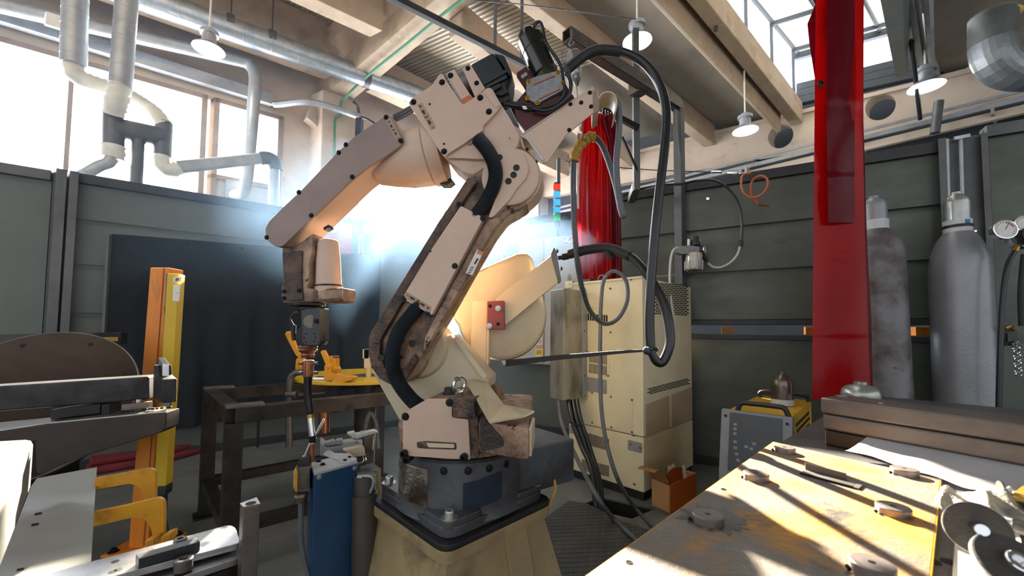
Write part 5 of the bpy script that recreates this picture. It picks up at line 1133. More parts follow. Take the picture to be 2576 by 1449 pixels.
for i, (x, y) in enumerate(((1974, 1137), (1902, 1205), (1781, 1313), (2276, 1193), (2248, 1292), (2195, 1440))):
    c = hz(x, y, PZ); r = .0192 if i < 5 else .0185
    if d0 is None:
        d0 = thing('steel_disc', DL[0], 'disc', c, 'steel discs on the rusty plate')
        m = MB(); m.lathe(c, UP, [(0, r), (.0095, r), (.0105, r-.001), (.0105, .0036), (.004, .0034), (.004, .001)], 44); m.done('disc', 'disc_steel', d0)
        m = MB(); m.cyl(c+UP*.0042, c+UP*.0046, .0033, n=16); m.done('bore', 'hole', d0)
        q = c+V((-.021, .003, 0)); m = MB(); m.cyl(q+UP*.001, q+UP*.005+V((-.003, 0, 0)), .0022, n=8); m.done('tack_pin', 'bolt_dark', d0)
    else: dup(d0, c, DL[i])
c = hz(1785, 1305, PZ); m = MB(); random.seed(5)          # ground patch round the third disc
pts = []
for k in range(40):
    an = 2*math.pi*k/40; rr = .034*(1+.22*random.uniform(-1, 1)+(.25 if k % 5 == 0 else 0)); pts.append(c+V((math.cos(an)*rr*1.05+.003, math.sin(an)*rr*.95, .0003)))
m.prism(pts, UP*.0004); m.done('ground_patch', 'steel_grey', pl_o)
for x, y in ((1820, 1231), (1583, 1415)):
    m = MB(); m.lathe(hz(x, y, PZ), UP, [(0, .0042), (.0006, .0042), (.0006, .0024), (.0001, .0022)], 14); m.done('small_hole', 'fixture_dark', pl_o)
# folded channel lying on the plate
b = [hz(x, y, PZ+.0005) for x, y in ((2012, 1192), (2147, 1228), (2158, 1217), (2026, 1183))]
t = thing('metal_channel', 'small folded dark sheet-metal channel lying on the rusty plate', 'channel', b[0])
m = MB(); m.prism(b, UP*.0015); m.done('base', 'steel_grey', t)
m = MB(); m.prism([b[3], b[2]+(b[3]-b[2])*.2, b[2]+(b[3]-b[2])*.2+UP*.012, b[3]+UP*.0135], V((.0006, .0012, 0))); m.done('side_wall', 'steel_brown', t)
m = MB(); m.prism([b[0], b[1], b[1]+UP*.003, b[0]+UP*.003], V((-.0006, -.001, 0))); m.done('side_wall', 'fixture_dark', t)
e0, e1_ = hz(2005, 1190, PZ+.002), hz(2022, 1180, PZ+.002); m = MB(); m.prism([b[1], b[2], hz(2172, 1222, PZ+.0005), hz(2160, 1232, PZ+.0005)], UP*.002); m.done('end_tab', 'steel_grey', t)
# stack of rectangular tubes
tz = [BZ+.0365*k for k in range(4)]
td = V((.145, -.27, 0)).normalized()
a0 = hz(2065, 1000, tz[3]); wv = V((-td.y, td.x, 0)); wv = wv if wv.y > 0 else -wv
SL = ['dark steel rectangular tube, topmost of the stack on the bench', 'dark steel rectangular tube in the middle of the stack on the bench', 'yellow-edged steel tube at the bottom of the stack, under the white paper']
for i, (z, mt) in enumerate(((tz[2], 'steel_brown'), (tz[1], 'steel_brown'), (tz[0], 'fixture_rust'))):
    th = thing('steel_tube', SL[i], 'tube', V((a0.x, a0.y, z)), 'steel tubes stacked on the bench'); L = 1.25
    o_ = V((a0.x, a0.y, z))+td*.004*i; m = MB(); w = .112; h = .0358
    ring = rnd([(0, 0), (w, 0), (w, h), (0, h)], .006); inn = rnd([(.004, .004), (w-.004, .004), (w-.004, h-.004), (.004, h-.004)], .004)
    A = [m.bm.verts.new(o_+wv*x+UP*y) for x, y in ring]; B = [m.bm.verts.new(o_+td*L+wv*x+UP*y) for x, y in ring]; C = [m.bm.verts.new(o_+wv*x+UP*y) for x, y in inn]; D = [m.bm.verts.new(o_+td*.3+wv*x+UP*y) for x, y in inn]
    n = len(A)
    for k in range(n): m.bm.faces.new((A[k-1], A[k], B[k], B[k-1])); m.bm.faces.new((A[k-1], C[k-1], C[k], A[k])); m.bm.faces.new((C[k-1], D[k-1], D[k], C[k]))
    m.bm.faces.new(D); m.bm.faces.new(B); m.done('wall', mt, th)
    if i == 0:
        for x, y, rr in ((2117, 996, .011), (2215, 1014, .0045)):
            c = hz(x, y, tz[3]); m = MB(); m.cyl(c-UP*.001, c+UP*.0002, rr, n=20); m.done('drilled_hole', 'hole', th)
            m = MB(); m.torus(c+UP*.0002, UP, rr, .0008, 20, 5); m.done('hole_rim', 'steel_bright', th)
    if i == 2: m = MB(); m.prism([o_-td*.0006+UP*.004, o_-td*.0006+UP*.032, o_-td*.0006+wv*.03+UP*.032, o_-td*.0006+wv*.03+UP*.004], td*.0008); m.done('yellow_paint', 'tape_yellow', th)
# white paper
up0, up1 = hz(2150, 1099, tz[1]+.001), None
m = MB(); n_ = 16
top_ = [a0+td*(.07+.9*k/n_) for k in range(n_+1)]
bot_px = [(2126, 1131), (2200, 1152), (2290, 1180), (2370, 1207), (2440, 1228), (2487, 1243), (2560, 1262), (2640, 1290)]
def bot(u):
    k = u*(len(bot_px)-1); i = min(int(k), len(bot_px)-2); f = k-i; return bot_px[i][0]*(1-f)+bot_px[i+1][0]*f, bot_px[i][1]*(1-f)+bot_px[i+1][1]*f
def pap(u, v):
    a = a0+td*(.085+.5*u)+wv*.02; a = V((a.x, a.y, tz[1]+.0008)); b = hz(*bot(u), PZ+.004+.004*math.sin(u*9))
    if v < .12: return a.lerp(V((a.x, a.y, a.z))-wv*.022, v/.12)
    a2 = a-wv*.022; f = (v-.12)/.88; q = a2.lerp(b, f); q.z = a2.z+(b.z-a2.z)*(1-(1-f)**1.8)+.002*math.sin(u*23+f*5)*f; return q
m.sheet(pap, 30, 16, .0006); m.done('paper_sheet', 'paper', label='white drawing sheet lying under the steel tubes and over the plate edge', cat='paper', ang=60)
# tools at the lower right
m = MB(); cz = BZ+.001; A = [hz(x, y, cz) for x, y in ((2404, 1235), (2480, 1248), (2545, 1262), (2600, 1500), (2392, 1500), (2405, 1330))]
m.prism(A, UP*.0015); m.done('paper_towel', 'label_white', label='pale paper sheet on the bench beneath the abrasive wheels', cat='paper')
m = MB(); cc = hz(2465, 1290, BZ)
def clo(u, v):
    x = 2346+260*u; y0, y1 = 1262-18*math.sin(u*3), 1292+50*min(1, u*1.6); y = y0+(y1-y0)*v
    q = hz(x, y, BZ+.003); q.z += (.022+.008*math.sin(u*11+v*3)+.006*math.sin(u*23-v*7))*math.sin(math.pi*min(max(v*.9+.08, 0), 1))*min(1, u*9+.15)*min(1, (1-u)*9+.3); return q
m.sheet(clo, 44, 20, .002); m.done('work_glove', 'cloth', label='crumpled dirty white cloth glove lying behind the abrasive wheels', cat='glove', ang=70)
def wheel(px, z, r, ax, sh_px, sh_len, label, nut=False):
    c = hz(*px, z); ax = V(ax).normalized(); th = thing('abrasive_wheel', label, 'abrasive wheel', c)
    m = MB(); m.lathe(c-ax*.004, ax, [(0, r), (.004, r), (.005, r*.97), (.0052, r*.2), (.0052, .002)], 44); m.done('wheel', 'abrasive', th)
    m = MB(); m.lathe(c-ax*.0065, ax, [(0, r*.9), (.001, r*1.02), (.0045, r*1.02), (.005, r)], 44); m.done('wheel_rim', 'label_white', th)
    m = MB()
    if nut: m.lathe(c+ax*.001, ax, [(0, r*.36), (.006, r*.34), (.007, r*.3), (.007, r*.2), (.002, r*.19), (.002, .001)], 28); m.done('flange_nut', 'chrome', th)
    else:
        m.lathe(c+ax*.001, ax, [(0, r*.24), (.005, r*.24), (.005, .001)], 20); m.done('hub', 'rubber', th)
        m = MB(); m.cyl(c+ax*.004, c+ax*sh_len, .0048, n=16); m.cyl(c+ax*sh_len*.97, c+ax*sh_len*1.7, .0056, n=16); m.done('shaft', 'chrome', th)
    return th
wheel((2458, 1330), .722, .0285, (-.7, -.68, .3), None, .045, 'dark abrasive wheel with a bright shaft lying on the white cloth')
wheel((2556, 1420), .722, .031, (-.1, -.6, .75), None, 0, 'brown abrasive wheel with a silver nut at the lower right corner', True)
t = thing('air_tool', 'chrome-ended air tool lying beside the abrasive wheels at the right edge', 'tool', hz(2530, 1318, .72))
a, b = hz(2524, 1312, .728), hz(2556, 1322, .728); dd_ = b-a
m = MB(); m.cyl(a, b, .0085, n=20, ch=.001); m.done('chrome_head', 'chrome', t)
m = MB(); m.cyl(b, b+dd_*.15, .007, n=20); m.cyl(b+dd_*.15, b+dd_*1.6, .0082, n=20); m.done('tool_body', 'steel_grey', t)
t = thing('wing_nut', 'small wire clip and washer lying at the edge of the white paper', 'clip', hz(2510, 1240, BZ))
m = MB(); c = hz(2515, 1228, .722); m.cyl(c, c+V((.002, -.001, 0)), .0105, n=22); m.done('washer', 'disc_steel', t)
m = MB(); m.tube([hz(x, y, .71+.012*k) for x, y, k in ((2484, 1248, 0), (2486, 1236, .6), (2492, 1234, .8), (2494, 1248, 0))], .0016, 8); m.tube([hz(x, y, .71+.014*k) for x, y, k in ((2508, 1250, 0), (2530, 1240, .5), (2540, 1226, 1), (2541, 1244, .3))], .002, 8); m.done('wire_clip', 'label_white', t)
m = MB(); m.prism([hz(x, y, .712) for x, y in ((2540, 1258), (2580, 1225), (2640, 1240), (2640, 1275))], UP*.006, .001); m.done('brass_wedge', 'tape_yellow', label='brown wedge at the right edge of the bench above the cloth glove', cat='wedge')
c_ = hz(2165, 1012, .70); 
th = cap(2166, 1024, BZ, .056, .088, 'dull silver cylinder cap standing behind the stack of steel tubes', 'cyl_cap', None, [(0, .056), (.045, .057), (.062, .053), (.074, .04), (.079, .026), (.081, .019), (.09, .019), (.0905, .002)])
# ------------------------------------------------------------------ left foreground: tilting fixture, posts, frame table
def qp(name, mat, par, pl_, px, d0, th, bev=.002, r=0):
    m = MB(); q = rnd(px, r) if r else px; m.prism(pl_.poly(q, d0), -pl_.n*th, bev); return m.done(name, mat, par)
# orange post and yellow light curtain
OY = 1.765; ob = hz(345, 1382, 0)
t = thing('guard_post', 'orange steel guard post bolted to the floor beside the yellow light curtain', 'post', ob)
oz = hy(395, 673, OY).z; oc = V((hy(400, 700, OY).x, OY, 0)); ow = .089
tilt = hy(355, 1365, OY)-hy(400, 673, OY)
op = [hy(377, 673, OY), hy(425, 674, OY), hy(382, 1371, OY), hy(342, 1371, OY)]
m = MB(); m.prism([V((oc.x-.042-.03, OY, .01)), V((oc.x+.042-.03, OY, .01)), V((oc.x+.042-.03, OY+.08, .01)), V((oc.x-.042-.03, OY+.08, .01))], V((.03, 0, oz-.01)), .004); m.done('post', 'orange_paint', t)
m = MB(); bx = oc.x-.03; m.box((bx, OY+.04, .005), (.2, .2, .012), None, .003); m.done('base_plate', 'orange_paint', t)
for dx, dy in ((-.075, -.03), (.075, -.03), (.075, .115), (-.075, .115)):
    bolt((bx+dx, OY+dy, .011), UP, .012, .014, 'anchor_bolt', 'bolt_dark', t)
m = MB(); m.bar(V((oc.x-.005, OY-.002, .02)), V((oc.x+.02, OY-.002, oz)), .003, .002); m.done('weld_seam', 'copper_orange', t)
lt = thing('light_curtain', 'tall yellow safety light curtain bar standing beside the orange post', 'light curtain', hy(415, 1250, 1.74))
LY = 1.735
m = MB(); a, b = hy(444, 690, LY), hy(411, 1218, LY); sd = V((1, .25, 0)).normalized(); m.bar(b, a, .043, .05, sd, .003); m.done('housing', 'yellow_paint', lt)
m = MB(); m.bar(hy(405, 1290, LY+.02), hy(433, 689, LY+.02), .03, .03, sd); m.done('mounting_rail', 'steel_grey', lt)
m = MB(); m.bar(hy(410, 1242, LY), b, .045, .052, sd, .004); m.cyl(hy(408, 1255, LY), hy(410, 1240, LY), .014, n=12); m.done('end_cap', 'black_plastic', lt)
nrm = V((.25, -1, 0)).normalized()
ql = Pl(440, 760, LY-.027); ql.n = -ql.e.cross(UP) if ql.e.cross(UP).y > 0 else ql.e.cross(UP)
m = MB(); ql.n = V((.0, -1, 0)); m.prism(ql.poly([(436, 697), (455, 697), (453, 709), (435, 709)], .002), V((0, .002, 0))); s1 = m.done('warning_sticker', 'label_white', lt)
m = MB(); m.prism(ql.poly([(436, 716), (453, 716), (450, 758), (434, 757)], .002), V((0, .002, 0))); s2 = m.done('type_label', 'label_white', lt)
m = MB(); m.torus(ql.h(445, 703, .003), V((0, -1, 0)), .005, .0012, 10, 4); m.bar(ql.h(441, 706, .003), ql.h(450, 700, .003), .002, .001); m.done('sticker_print', 'ink', s1)
m = MB()
for k in range(3): m.bar(ql.h(443+2*k, 737, .003), ql.h(444+2*k, 737, .003), .003, .001)
m.done('label_print', 'ink', s2)
for y, xx in ((780, 426), (1200, 399)):
    m = MB(); c = hy(xx, y, LY-.01); m.box(c, (.024, .03, .03), (sd, nrm, UP), .003); cl = m.done('clamp', 'black_plastic', lt)
    bolt(c+nrm*.015, nrm, .004, .003, 'clamp_screw', 'chrome', cl)
m = MB(); m.tube([hy(408, 1255, LY), hy(412, 1290, LY), hy(418, 1320, LY-.02), hy(424, 1345, LY-.02)], .006, 8); m.done('lead', 'rubber', lt)
# positioner faceplate and rail behind it
t = thing('positioner', 'tilting positioner with a dark round faceplate at the left edge of the photo', 'positioner', (-1.7, 1.5, 0))
fc = hy(78, 1010, 1.42); fn = V((.3, -.78, .55)).normalized()
m = MB(); m.lathe(fc-fn*.02, fn, [(0, .28), (.003, .29), (.017, .29), (.02, .286), (.0201, .002)], 90); fp_ = m.done('faceplate', 'disc_dark', t)
m = MB(); m.lathe(fc-fn*.021, fn, [(.018, .291), (.0225, .2895), (.0215, .286)], 90, False); m.done('faceplate_rim', 'steel_grey', fp_)
xx, yy = frame(fn)
for an in range(0, 360, 45):
    c = fc+(xx*math.cos(math.radians(an+24))+yy*math.sin(math.radians(an+24)))*.25+fn*.0005; m = MB(); m.cyl(c-fn*.001, c+fn*.0004, .008, n=16); m.done('bolt_hole', 'hole', fp_)
m = MB(); m.cyl(fc-fn*.02, fc-fn*.3, .12, n=32); m.done('spindle', 'fixture_dark', t)
m = MB(); c = fc-fn*.25+V((-.35, 0, 0)); m.box((c.x, c.y+.05, c.z/2), (.5, .2, c.z), None, .01); m.done('stand', 'fixture_dark', t)
m = MB(); a, b = hy(313, 850, 1.75), hy(-60, 858, 1.62); m.bar(a, b, .05, .045, UP, .003); rb = m.done('rail_bar', 'steel_dark', label='dark steel bar with scuffed yellow paint behind the round faceplate', cat='bar')
m = MB(); d_ = (b-a).normalized(); n_ = d_.cross(UP).normalized(); n_ = n_ if n_.y < 0 else -n_; m.bar(a+n_*.0235+d_*.01-UP*.004, a+n_*.0235+d_*.2-UP*.006, .001, .018, n_); m.done('yellow_scuff', 'tape_yellow', rb)
# fixture: square bar, end plate, rusty arm, grey casting, sheet and yellow brackets
fx = thing('welding_fixture', 'dark steel welding fixture with yellow brackets and a slotted sheet at the lower left', 'fixture', (-.9, .9, 0))
FY = 1.12
a, b = hy(388, 972, FY), hy(-80, 1005, FY-.13)
m = MB(); m.bar(a, b, .063, .062, UP, .006); m.done('square_bar', 'steel_dark', fx)
q = Pl(395, 980, FY-.02, 35)
qp('end_plate', 'steel_dark', fx, q, [(386, 918), (396, 919), (398, 945), (409, 955), (408, 1015), (392, 1012), (384, 1000)], .01, .03, .003)
m = MB(); m.prism([hy(398, 899, FY-.03), hy(409, 915, FY-.05), hy(408, 1012, FY-.05), hy(398, 1000, FY-.03)], V((.012, .006, 0)), .001); m.done('stop_plate', 'steel_bright', fx)
q2 = Pl(419, 1000, FY-.05, -10)
qp('clamp_tab', 'steel_brown', fx, q2, [(410, 967), (430, 965), (427, 1024), (408, 1020)], 0, .012, .001)
q3 = Pl(338, 1020, FY-.05, -10)
qp('locating_block', 'steel_brown', fx, q3, [(305, 1018), (371, 1011), (371, 1029), (305, 1033)], 0, .02, .0015)
m = MB(); c = q3.h(349, 1012, -.01); m.cyl(c, c+UP*.008, .006, n=14); m.done('locating_pin', 'steel_bright', fx)
qp('spacer_block', 'fixture_dark', fx, q3, [(255, 1018), (275, 1016), (275, 1042), (255, 1042)], -.01, .04, .001); qp('spacer_block', 'fixture_dark', fx, q3, [(126, 1031), (252, 1015), (252, 1040), (126, 1056)], -.02, .05, .002)
q4 = Pl(300, 1080, FY-.09, -12)
arm = [(-40, 1090), (0, 1083), (120, 1066), (418, 1037), (416, 1072), (412, 1082), (402, 1089), (290, 1124), (205, 1150), (150, 1172), (100, 1195), (90, 1190), (88, 1110), (60, 1118), (-40, 1130)]
qp('bracket_arm', 'fixture_rust', fx, q4, arm, 0, .06, .003)
m = MB(); tf = [q4.h(x, y, 0) for x, y in ((-40, 1090), (120, 1066), (418, 1037))]; tb2 = [hy(x, y, tf[2].y+.055) for x, y in ((417, 1025), (-40, 1069))]; m.prism([tf[0], tf[1], tf[2]]+tb2, UP*.003); m.done('top_flange', 'steel_bright', fx)
random.seed(8)
for k in range(10):
    m = MB(); c = q4.h(285+13*k, 1046-1.2*k, 0)+V((0, .02+.02*random.random(), .006)); m.ball(c, .003+.002*random.random(), (1.3, 1, .7), 8); m.done('weld_spatter', 'fixture_dark', fx)
# grey casting
m = MB(); gz = .76; g = [hy(87, 1103, .74), hy(-30, 1112, .7), hy(-160, 1420, .42), hy(2, 1330, .5)]
gz0 = [V((p.x, p.y, p.z)) for p in g]
m.prism([hy(86, 1101, .80), hy(-60, 1109, .74), hy(-60, 1300, .56), hy(-2, 1292, .58)], V((.0, .0, -.10)), .01); m.done('grey_casting', 'casting_grey', fx)
# slotted sheet
SZ = .53
sh = [hz(x, y, SZ) for x, y in ((93, 1203), (244, 1175), (239, 1250), (226, 1470), (-30, 1500), (-20, 1380), (40, 1322), (79, 1222))]
m = MB(); m.prism(sh, UP*-.003); ss = m.done('slotted_sheet', 'plate_grey', fx)
for x, y in ((95, 1293), (87, 1320), (50, 1433)):
    p = [hz(x+dx, y+dy, SZ+.0004) for dx, dy in ((-9, 4), (9, 1), (11, -5), (-7, -2))]; m = MB(); m.prism(p, UP*.0002); m.done('slot', 'hole', ss)
for (y0, o, pts, inn) in ((1.13, 0, None, None),):
    pass
A1 = [(236, 1203), (300, 1192), (370, 1178), (384, 1180), (391, 1192), (390, 1300), (363, 1300), (362, 1262), (356, 1238), (343, 1222), (325, 1217), (238, 1233)]
A2 = [(232, 1289), (310, 1273), (396, 1252), (408, 1256), (413, 1268), (412, 1368), (386, 1372), (382, 1340), (374, 1318), (358, 1304), (335, 1302), (232, 1326)]
for P, y0 in ((A1, 1.10), (A2, .98)):
    qq = Pl(300, 1250, y0, -14); qp('yellow_bracket', 'amber_paint', fx, qq, rnd(P, 6, 3), 0, .011, .001)
qq = Pl(385, 1360, .98, -14)
qp('bracket_foot', 'amber_paint', fx, qq, [(364, 1362), (386, 1356), (386, 1376), (364, 1378)], .012, .035, .001); qp('bracket_foot', 'amber_paint', fx, qq, [(404, 1352), (427, 1344), (427, 1362), (404, 1366)], .012, .035, .001)
# clamp beam in the near foreground
cb = thing('clamp_beam', 'worn white-painted clamp beam with a black block, blurred at the bottom left', 'fixture', (-.7, .7, 0))
CZ = .545
def slab(px, z, th, name, mat):
    m = MB(); m.prism([hz(x, y, z) for x, y in rnd(px, 12, 3)], UP*-th, .001); return m.done(name, mat, cb)
slab([(130, 1440), (227, 1413), (420, 1362), (575, 1320), (592, 1326), (604, 1360), (600, 1366), (349, 1432), (100, 1500), (20, 1490)], CZ, .012, 'top_slab', 'steel_bright')
slab([(227, 1423), (603, 1366), (606, 1376), (612, 1400), (420, 1462), (350, 1510), (140, 1500)], CZ-.018, .012, 'lower_slab', 'steel_bright')
slab([(240, 1440), (600, 1390), (625, 1400), (622, 1412), (430, 1490), (350, 1530), (140, 1520)], CZ-.036, .05, 'beam_body', 'fixture_rust')
m = MB(); P = [hz(x, y, CZ) for x, y in ((348, 1432), (503, 1386), (492, 1376), (340, 1420))]; m.prism(P, UP*.017, .001); bk = m.done('black_block', 'servo_black', cb)
for x, y in ((366, 1398), (395, 1391), (380, 1383), (290, 1412), (298, 1432), (283, 1438)):
    c = hz(x, y, CZ+.0004); m = MB(); m.cyl(c-UP*.001, c, .0055, n=14); m.done('tapped_hole', 'hole', cb)
for x, y, z, r in ((453, 1372, CZ+.002, .0105), (461, 1424, CZ-.008, .0135)):
    c = hz(x, y, z); m = MB(); m.lathe(c, UP, [(-.006, r), (.012, r), (.013, r*.9), (.013, r*.5), (.006, r*.45), (.006, .001)], 24); m.done('cap_screw', 'steel_grey', cb)
tb_ = [hz(x, y, .63) for x, y in ((603, 1268), (613, 1277), (655, 1268), (646, 1252))]
t = thing('square_tube', 'upright square steel tube with a round bore standing behind the clamp beam', 'tube', V((tb_[0].x, tb_[0].y, .4)))
m = MB(); m.prism(tb_, UP*-.17, .003); m.done('tube', 'steel_brown', t)
m = MB(); m.prism([p+UP*.0002 for p in tb_], UP*.0012, .0005); m.done('cut_end', 'steel_bright', t)
c = hz(631, 1266, .6316); m = MB(); m.cyl(c-UP*.002, c+UP*.0004, .0085, n=20); m.done('bore', 'hole', t)
# frame table
ft = thing('frame_table', 'dark square-tube steel frame table beside the robot base', 'table', (-1.1, 1.9, 0))
TZ = .64
L1, L2 = hz(530, 978, TZ), hz(590, 1024, TZ); L1.z = L2.z = TZ-.03
E2_ = hz(1000, 984, TZ); E2_.z = TZ-.03; fd = (E2_-L2).normalized(); sdv = (L1-L2); E1_ = L1+fd*.95
F1 = L2+fd*.85
def tubebar(p, q, name='rail', w=.06, mat='steel_dark'):
    m = MB(); m.bar(p, q, w, w, UP, .003); return m.done(name, mat, ft)
tubebar(L2, L2+fd*.9); tubebar(L1, L1+fd*.9); tubebar(L1, L2); tubebar(L1+fd*.9, L2+fd*.9)
for p in (L1, L2, L1+fd*.9, L2+fd*.9):
    m = MB(); m.box((p.x, p.y, (TZ-.06)/2+.005), (.06, .06, TZ-.07), (fd, V((-fd.y, fd.x, 0)), UP), .003); m.done('leg', 'steel_dark', ft)
    m = MB(); m.box((p.x, p.y, .005), (.1, .1, .01), (fd, V((-fd.y, fd.x, 0)), UP), .002); m.done('foot_plate', 'steel_dark', ft)
for p, l in ((L1, .13), (L2, .13)):
    m = MB(); q = p+fd*(l/2-.03); m.box((q.x, q.y, TZ+.004), (l, .062, .012), (fd, V((-fd.y, fd.x, 0)), UP), .002); m.done('pad_plate', 'steel_grey', ft)
for h in (.17,):
    for p, q in ((L2, L2+fd*.9), (L1, L1+fd*.9), (L1, L2)):
        m = MB(); m.bar(V((p.x, p.y, h)), V((q.x, q.y, h)), .045, .05, UP, .002); m.done('lower_rail', 'steel_dark', ft)
# yellow clamping table beyond
yt = thing('clamping_table', 'round yellow-painted clamping table with lever clamps behind the frame table', 'table', (-.72, 2.45, 0))
YZ = .69; yc = hz(905, 946, YZ); ydir = None
cx_ = V((yc.x, yc.y+.1, YZ))
m = MB(); m.lathe(cx_-UP*.018, UP, [(0, .375), (.003, .38), (.016, .38), (.018, .377), (.018, .002)], 64); m.done('table_top', 'yellow_paint', yt)
m = MB(); m.cyl(V((cx_.x, cx_.y, .03)), cx_-UP*.02, .06, n=20); m.cyl(V((cx_.x, cx_.y, 0)), V((cx_.x, cx_.y, .03)), .2, n=28); m.done('column', 'steel_dark', yt)
m = MB(); c = hz(922, 944, YZ+.001); m.cyl(c, c+UP*.003, .075, n=32); m.done('centre_disc', 'steel_grey', yt)
CYY = 2.12
q = Pl(820, 920, CYY-.08, 8)
for nm, P, d, th in (('clamp_lever', [(805, 884), (814, 880), (830, 912), (832, 917), (822, 922), (818, 915)], 0, .02), ('clamp_body', [(816, 918), (826, 912), (833, 922), (832, 940), (850, 942), (852, 950), (840, 958), (814, 956), (815, 940)], .01, .04), ('clamp_block', [(824, 896), (845, 895), (845, 922), (850, 930), (846, 938), (834, 936), (832, 908)], -.02, .035), ('clamp_base', [(840, 950), (858, 944), (887, 948), (887, 956), (866, 962), (846, 970), (832, 962)], .02, .05), ('clamp_lever', [(716, 840), (722, 832), (731, 838), (742, 868), (756, 892), (758, 903), (745, 896), (730, 868)], -.03, .02), ('clamp_body', [(744, 904), (751, 898), (760, 906), (760, 932), (742, 930)], -.03, .04)):
    qp(nm, 'amber_paint', yt, q, rnd(P, 3, 2), d, th, .002)
for x, y in ((825, 925), (843, 927), (751, 907)): bolt(q.h(x, y, .012), q.n, .006, .004, 'pivot', 'amber_paint', yt)
m = MB(); m.cyl(q.h(838, 898, 0), q.h(853, 898, 0), .006, n=10); m.done('clamp_screw', 'steel_grey', yt)
m = MB(); m.box(hz(812, 952, YZ+.008), (.08, .05, .016), None, .002); m.done('clamp_foot', 'chrome', yt)
m = MB(); m.cyl(hy(927, 955, 2.25), hy(927, 922, 2.25), .014, n=14); m.bar(hy(925, 925, 2.25), hy(925, 878, 2.25), .03, .03); m.bar(hy(915, 890, 2.25), hy(930, 890, 2.25), .03, .05); m.done('centre_clamp', 'robot_cream', yt)
m = MB(); m.tube([hy(x, y, 2.1) for x, y in ((762, 936), (745, 938), (733, 948), (730, 965), (728, 1010), (727, 1125))], .017, 12); m.cyl(hy(722, 992, 2.1), hy(748, 992, 2.1), .02, n=12); m.cyl(hy(748, 992, 2.1), hy(815, 986, 2.2), .012, n=10); m.done('pipe_frame', 'steel_grey', yt)
m = MB(); m.cyl(hy(815, 1032, 2.3), hy(815, 1088, 2.3), .03, n=14); m.done('lower_cylinder', 'copper', yt)
m = MB(); m.tube([hy(x, y, 2.3) for x, y in ((648, 1010), (650, 1060), (649, 1095), (648, 1125))], .007, 8); m.done('hanging_lead', 'rubber', label='thin black lead hanging behind the frame table legs', cat='cable')
m = MB(); m.tube([hy(x, y, 2.2) for x, y in ((918, 1080), (925, 1050), (934, 1040), (946, 1062), (950, 1100), (952, 1128))], .011, 8); m.done('loose_hose', 'cable_grey', label='grey hose arching over the floor behind the torch cleaning station', cat='hose')
# torch cleaning station
SZ_ = .508
n0, n1, n2 = [hz(x, y, SZ_) for x, y in ((791, 1190), (900, 1160), (778, 1164))]
for p in (n0, n1, n2): p.z = 0
st = thing('cleaning_station', 'blue torch cleaning station with pneumatic jaws beneath the welding torch', 'station', (n1+n2)/2)
m = MB(); m.prism([V((p.x, p.y, 0)) for p in (n0, n1, n1+n2-n0, n2)], UP*(SZ_-.01), .004); m.done('housing', 'blue_paint', st)
m = MB(); m.prism([V((p.x, p.y, SZ_-.01)) for p in (n0, n1, n1+n2-n0, n2)], UP*.01, .003); m.prism([hz(x, y, SZ_) for x, y in ((812, 1145), (826, 1131), (842, 1142), (880, 1143), (890, 1150), (850, 1160))], UP*.004, .001); tp_ = m.done('top_plate', 'cab_grey', st)
for x, y in ((802, 1161), (812, 1169), (868, 1160), (879, 1152)): bolt(hz(x, y, SZ_), UP, .006, .006, 'bolt', 'bolt_dark', tp_)
m = MB(); c = hz(874, 1158, SZ_); m.cyl(c, c+UP*.002, .03, n=24); m.done('round_cover', 'cab_grey', tp_)
fs_ = VP(n0, n1)
for x, y in ((803, 1200), (892, 1177)): bolt(fs_.h(x, y, .001), fs_.n, .005, .003, 'screw', 'bolt_zinc', st)
SY = 1.27
q = Pl(760, 1180, SY, -20)
for nm, P, d, th, mt in (('jaw_block', [(750, 1160), (752, 1153), (778, 1152), (778, 1176), (748, 1176)], -.01, .04, 'servo_black'), ('sensor_block', [(745, 1176), (779, 1174), (779, 1236), (756, 1240), (746, 1236)], 0, .05, 'steel_brown'), ('terminal_strip', [(756, 1204), (775, 1196), (775, 1228), (755, 1233)], .003, .01, 'cap_bronze'), ('yellow_cover', [(738, 1185), (745, 1176), (749, 1190), (748, 1240), (742, 1236), (737, 1224)], .012, .03, 'tape_yellow')):
    qp(nm, mt, st, q, P, d, th, .002)
m = MB(); m.lathe(hy(757, 1240, SY), -UP, [(0, .02), (.008, .022), (.01, .018), (.026, .018), (.028, .012)], 16); m.done('cable_gland', 'cap_bronze', st)
m = MB(); m.tube([hy(757, 1262, SY), hy(757, 1300, SY), hy(757, 1350, SY), hy(764, 1400, SY), hy(778, 1460, SY)], .008, 8); m.done('sensor_cable', 'cable_grey', st)
m = MB(); m.cyl(hy(784, 1116, 1.32), hy(784, 1160, 1.32), .009, n=14); m.done('gauge_pin', 'copper', st)
m = MB(); m.cyl(hy(765, 1150, 1.3), hy(780, 1115, 1.31), .003, n=8); m.cyl(hy(797, 1090, 1.4), hy(815, 1054, 1.4), .0045, n=8); m.ball(hy(765, 1152, 1.3), .009); m.done('wire_probe', 'steel_bright', st)
pq = Pl(860, 1110, 1.5, -24)
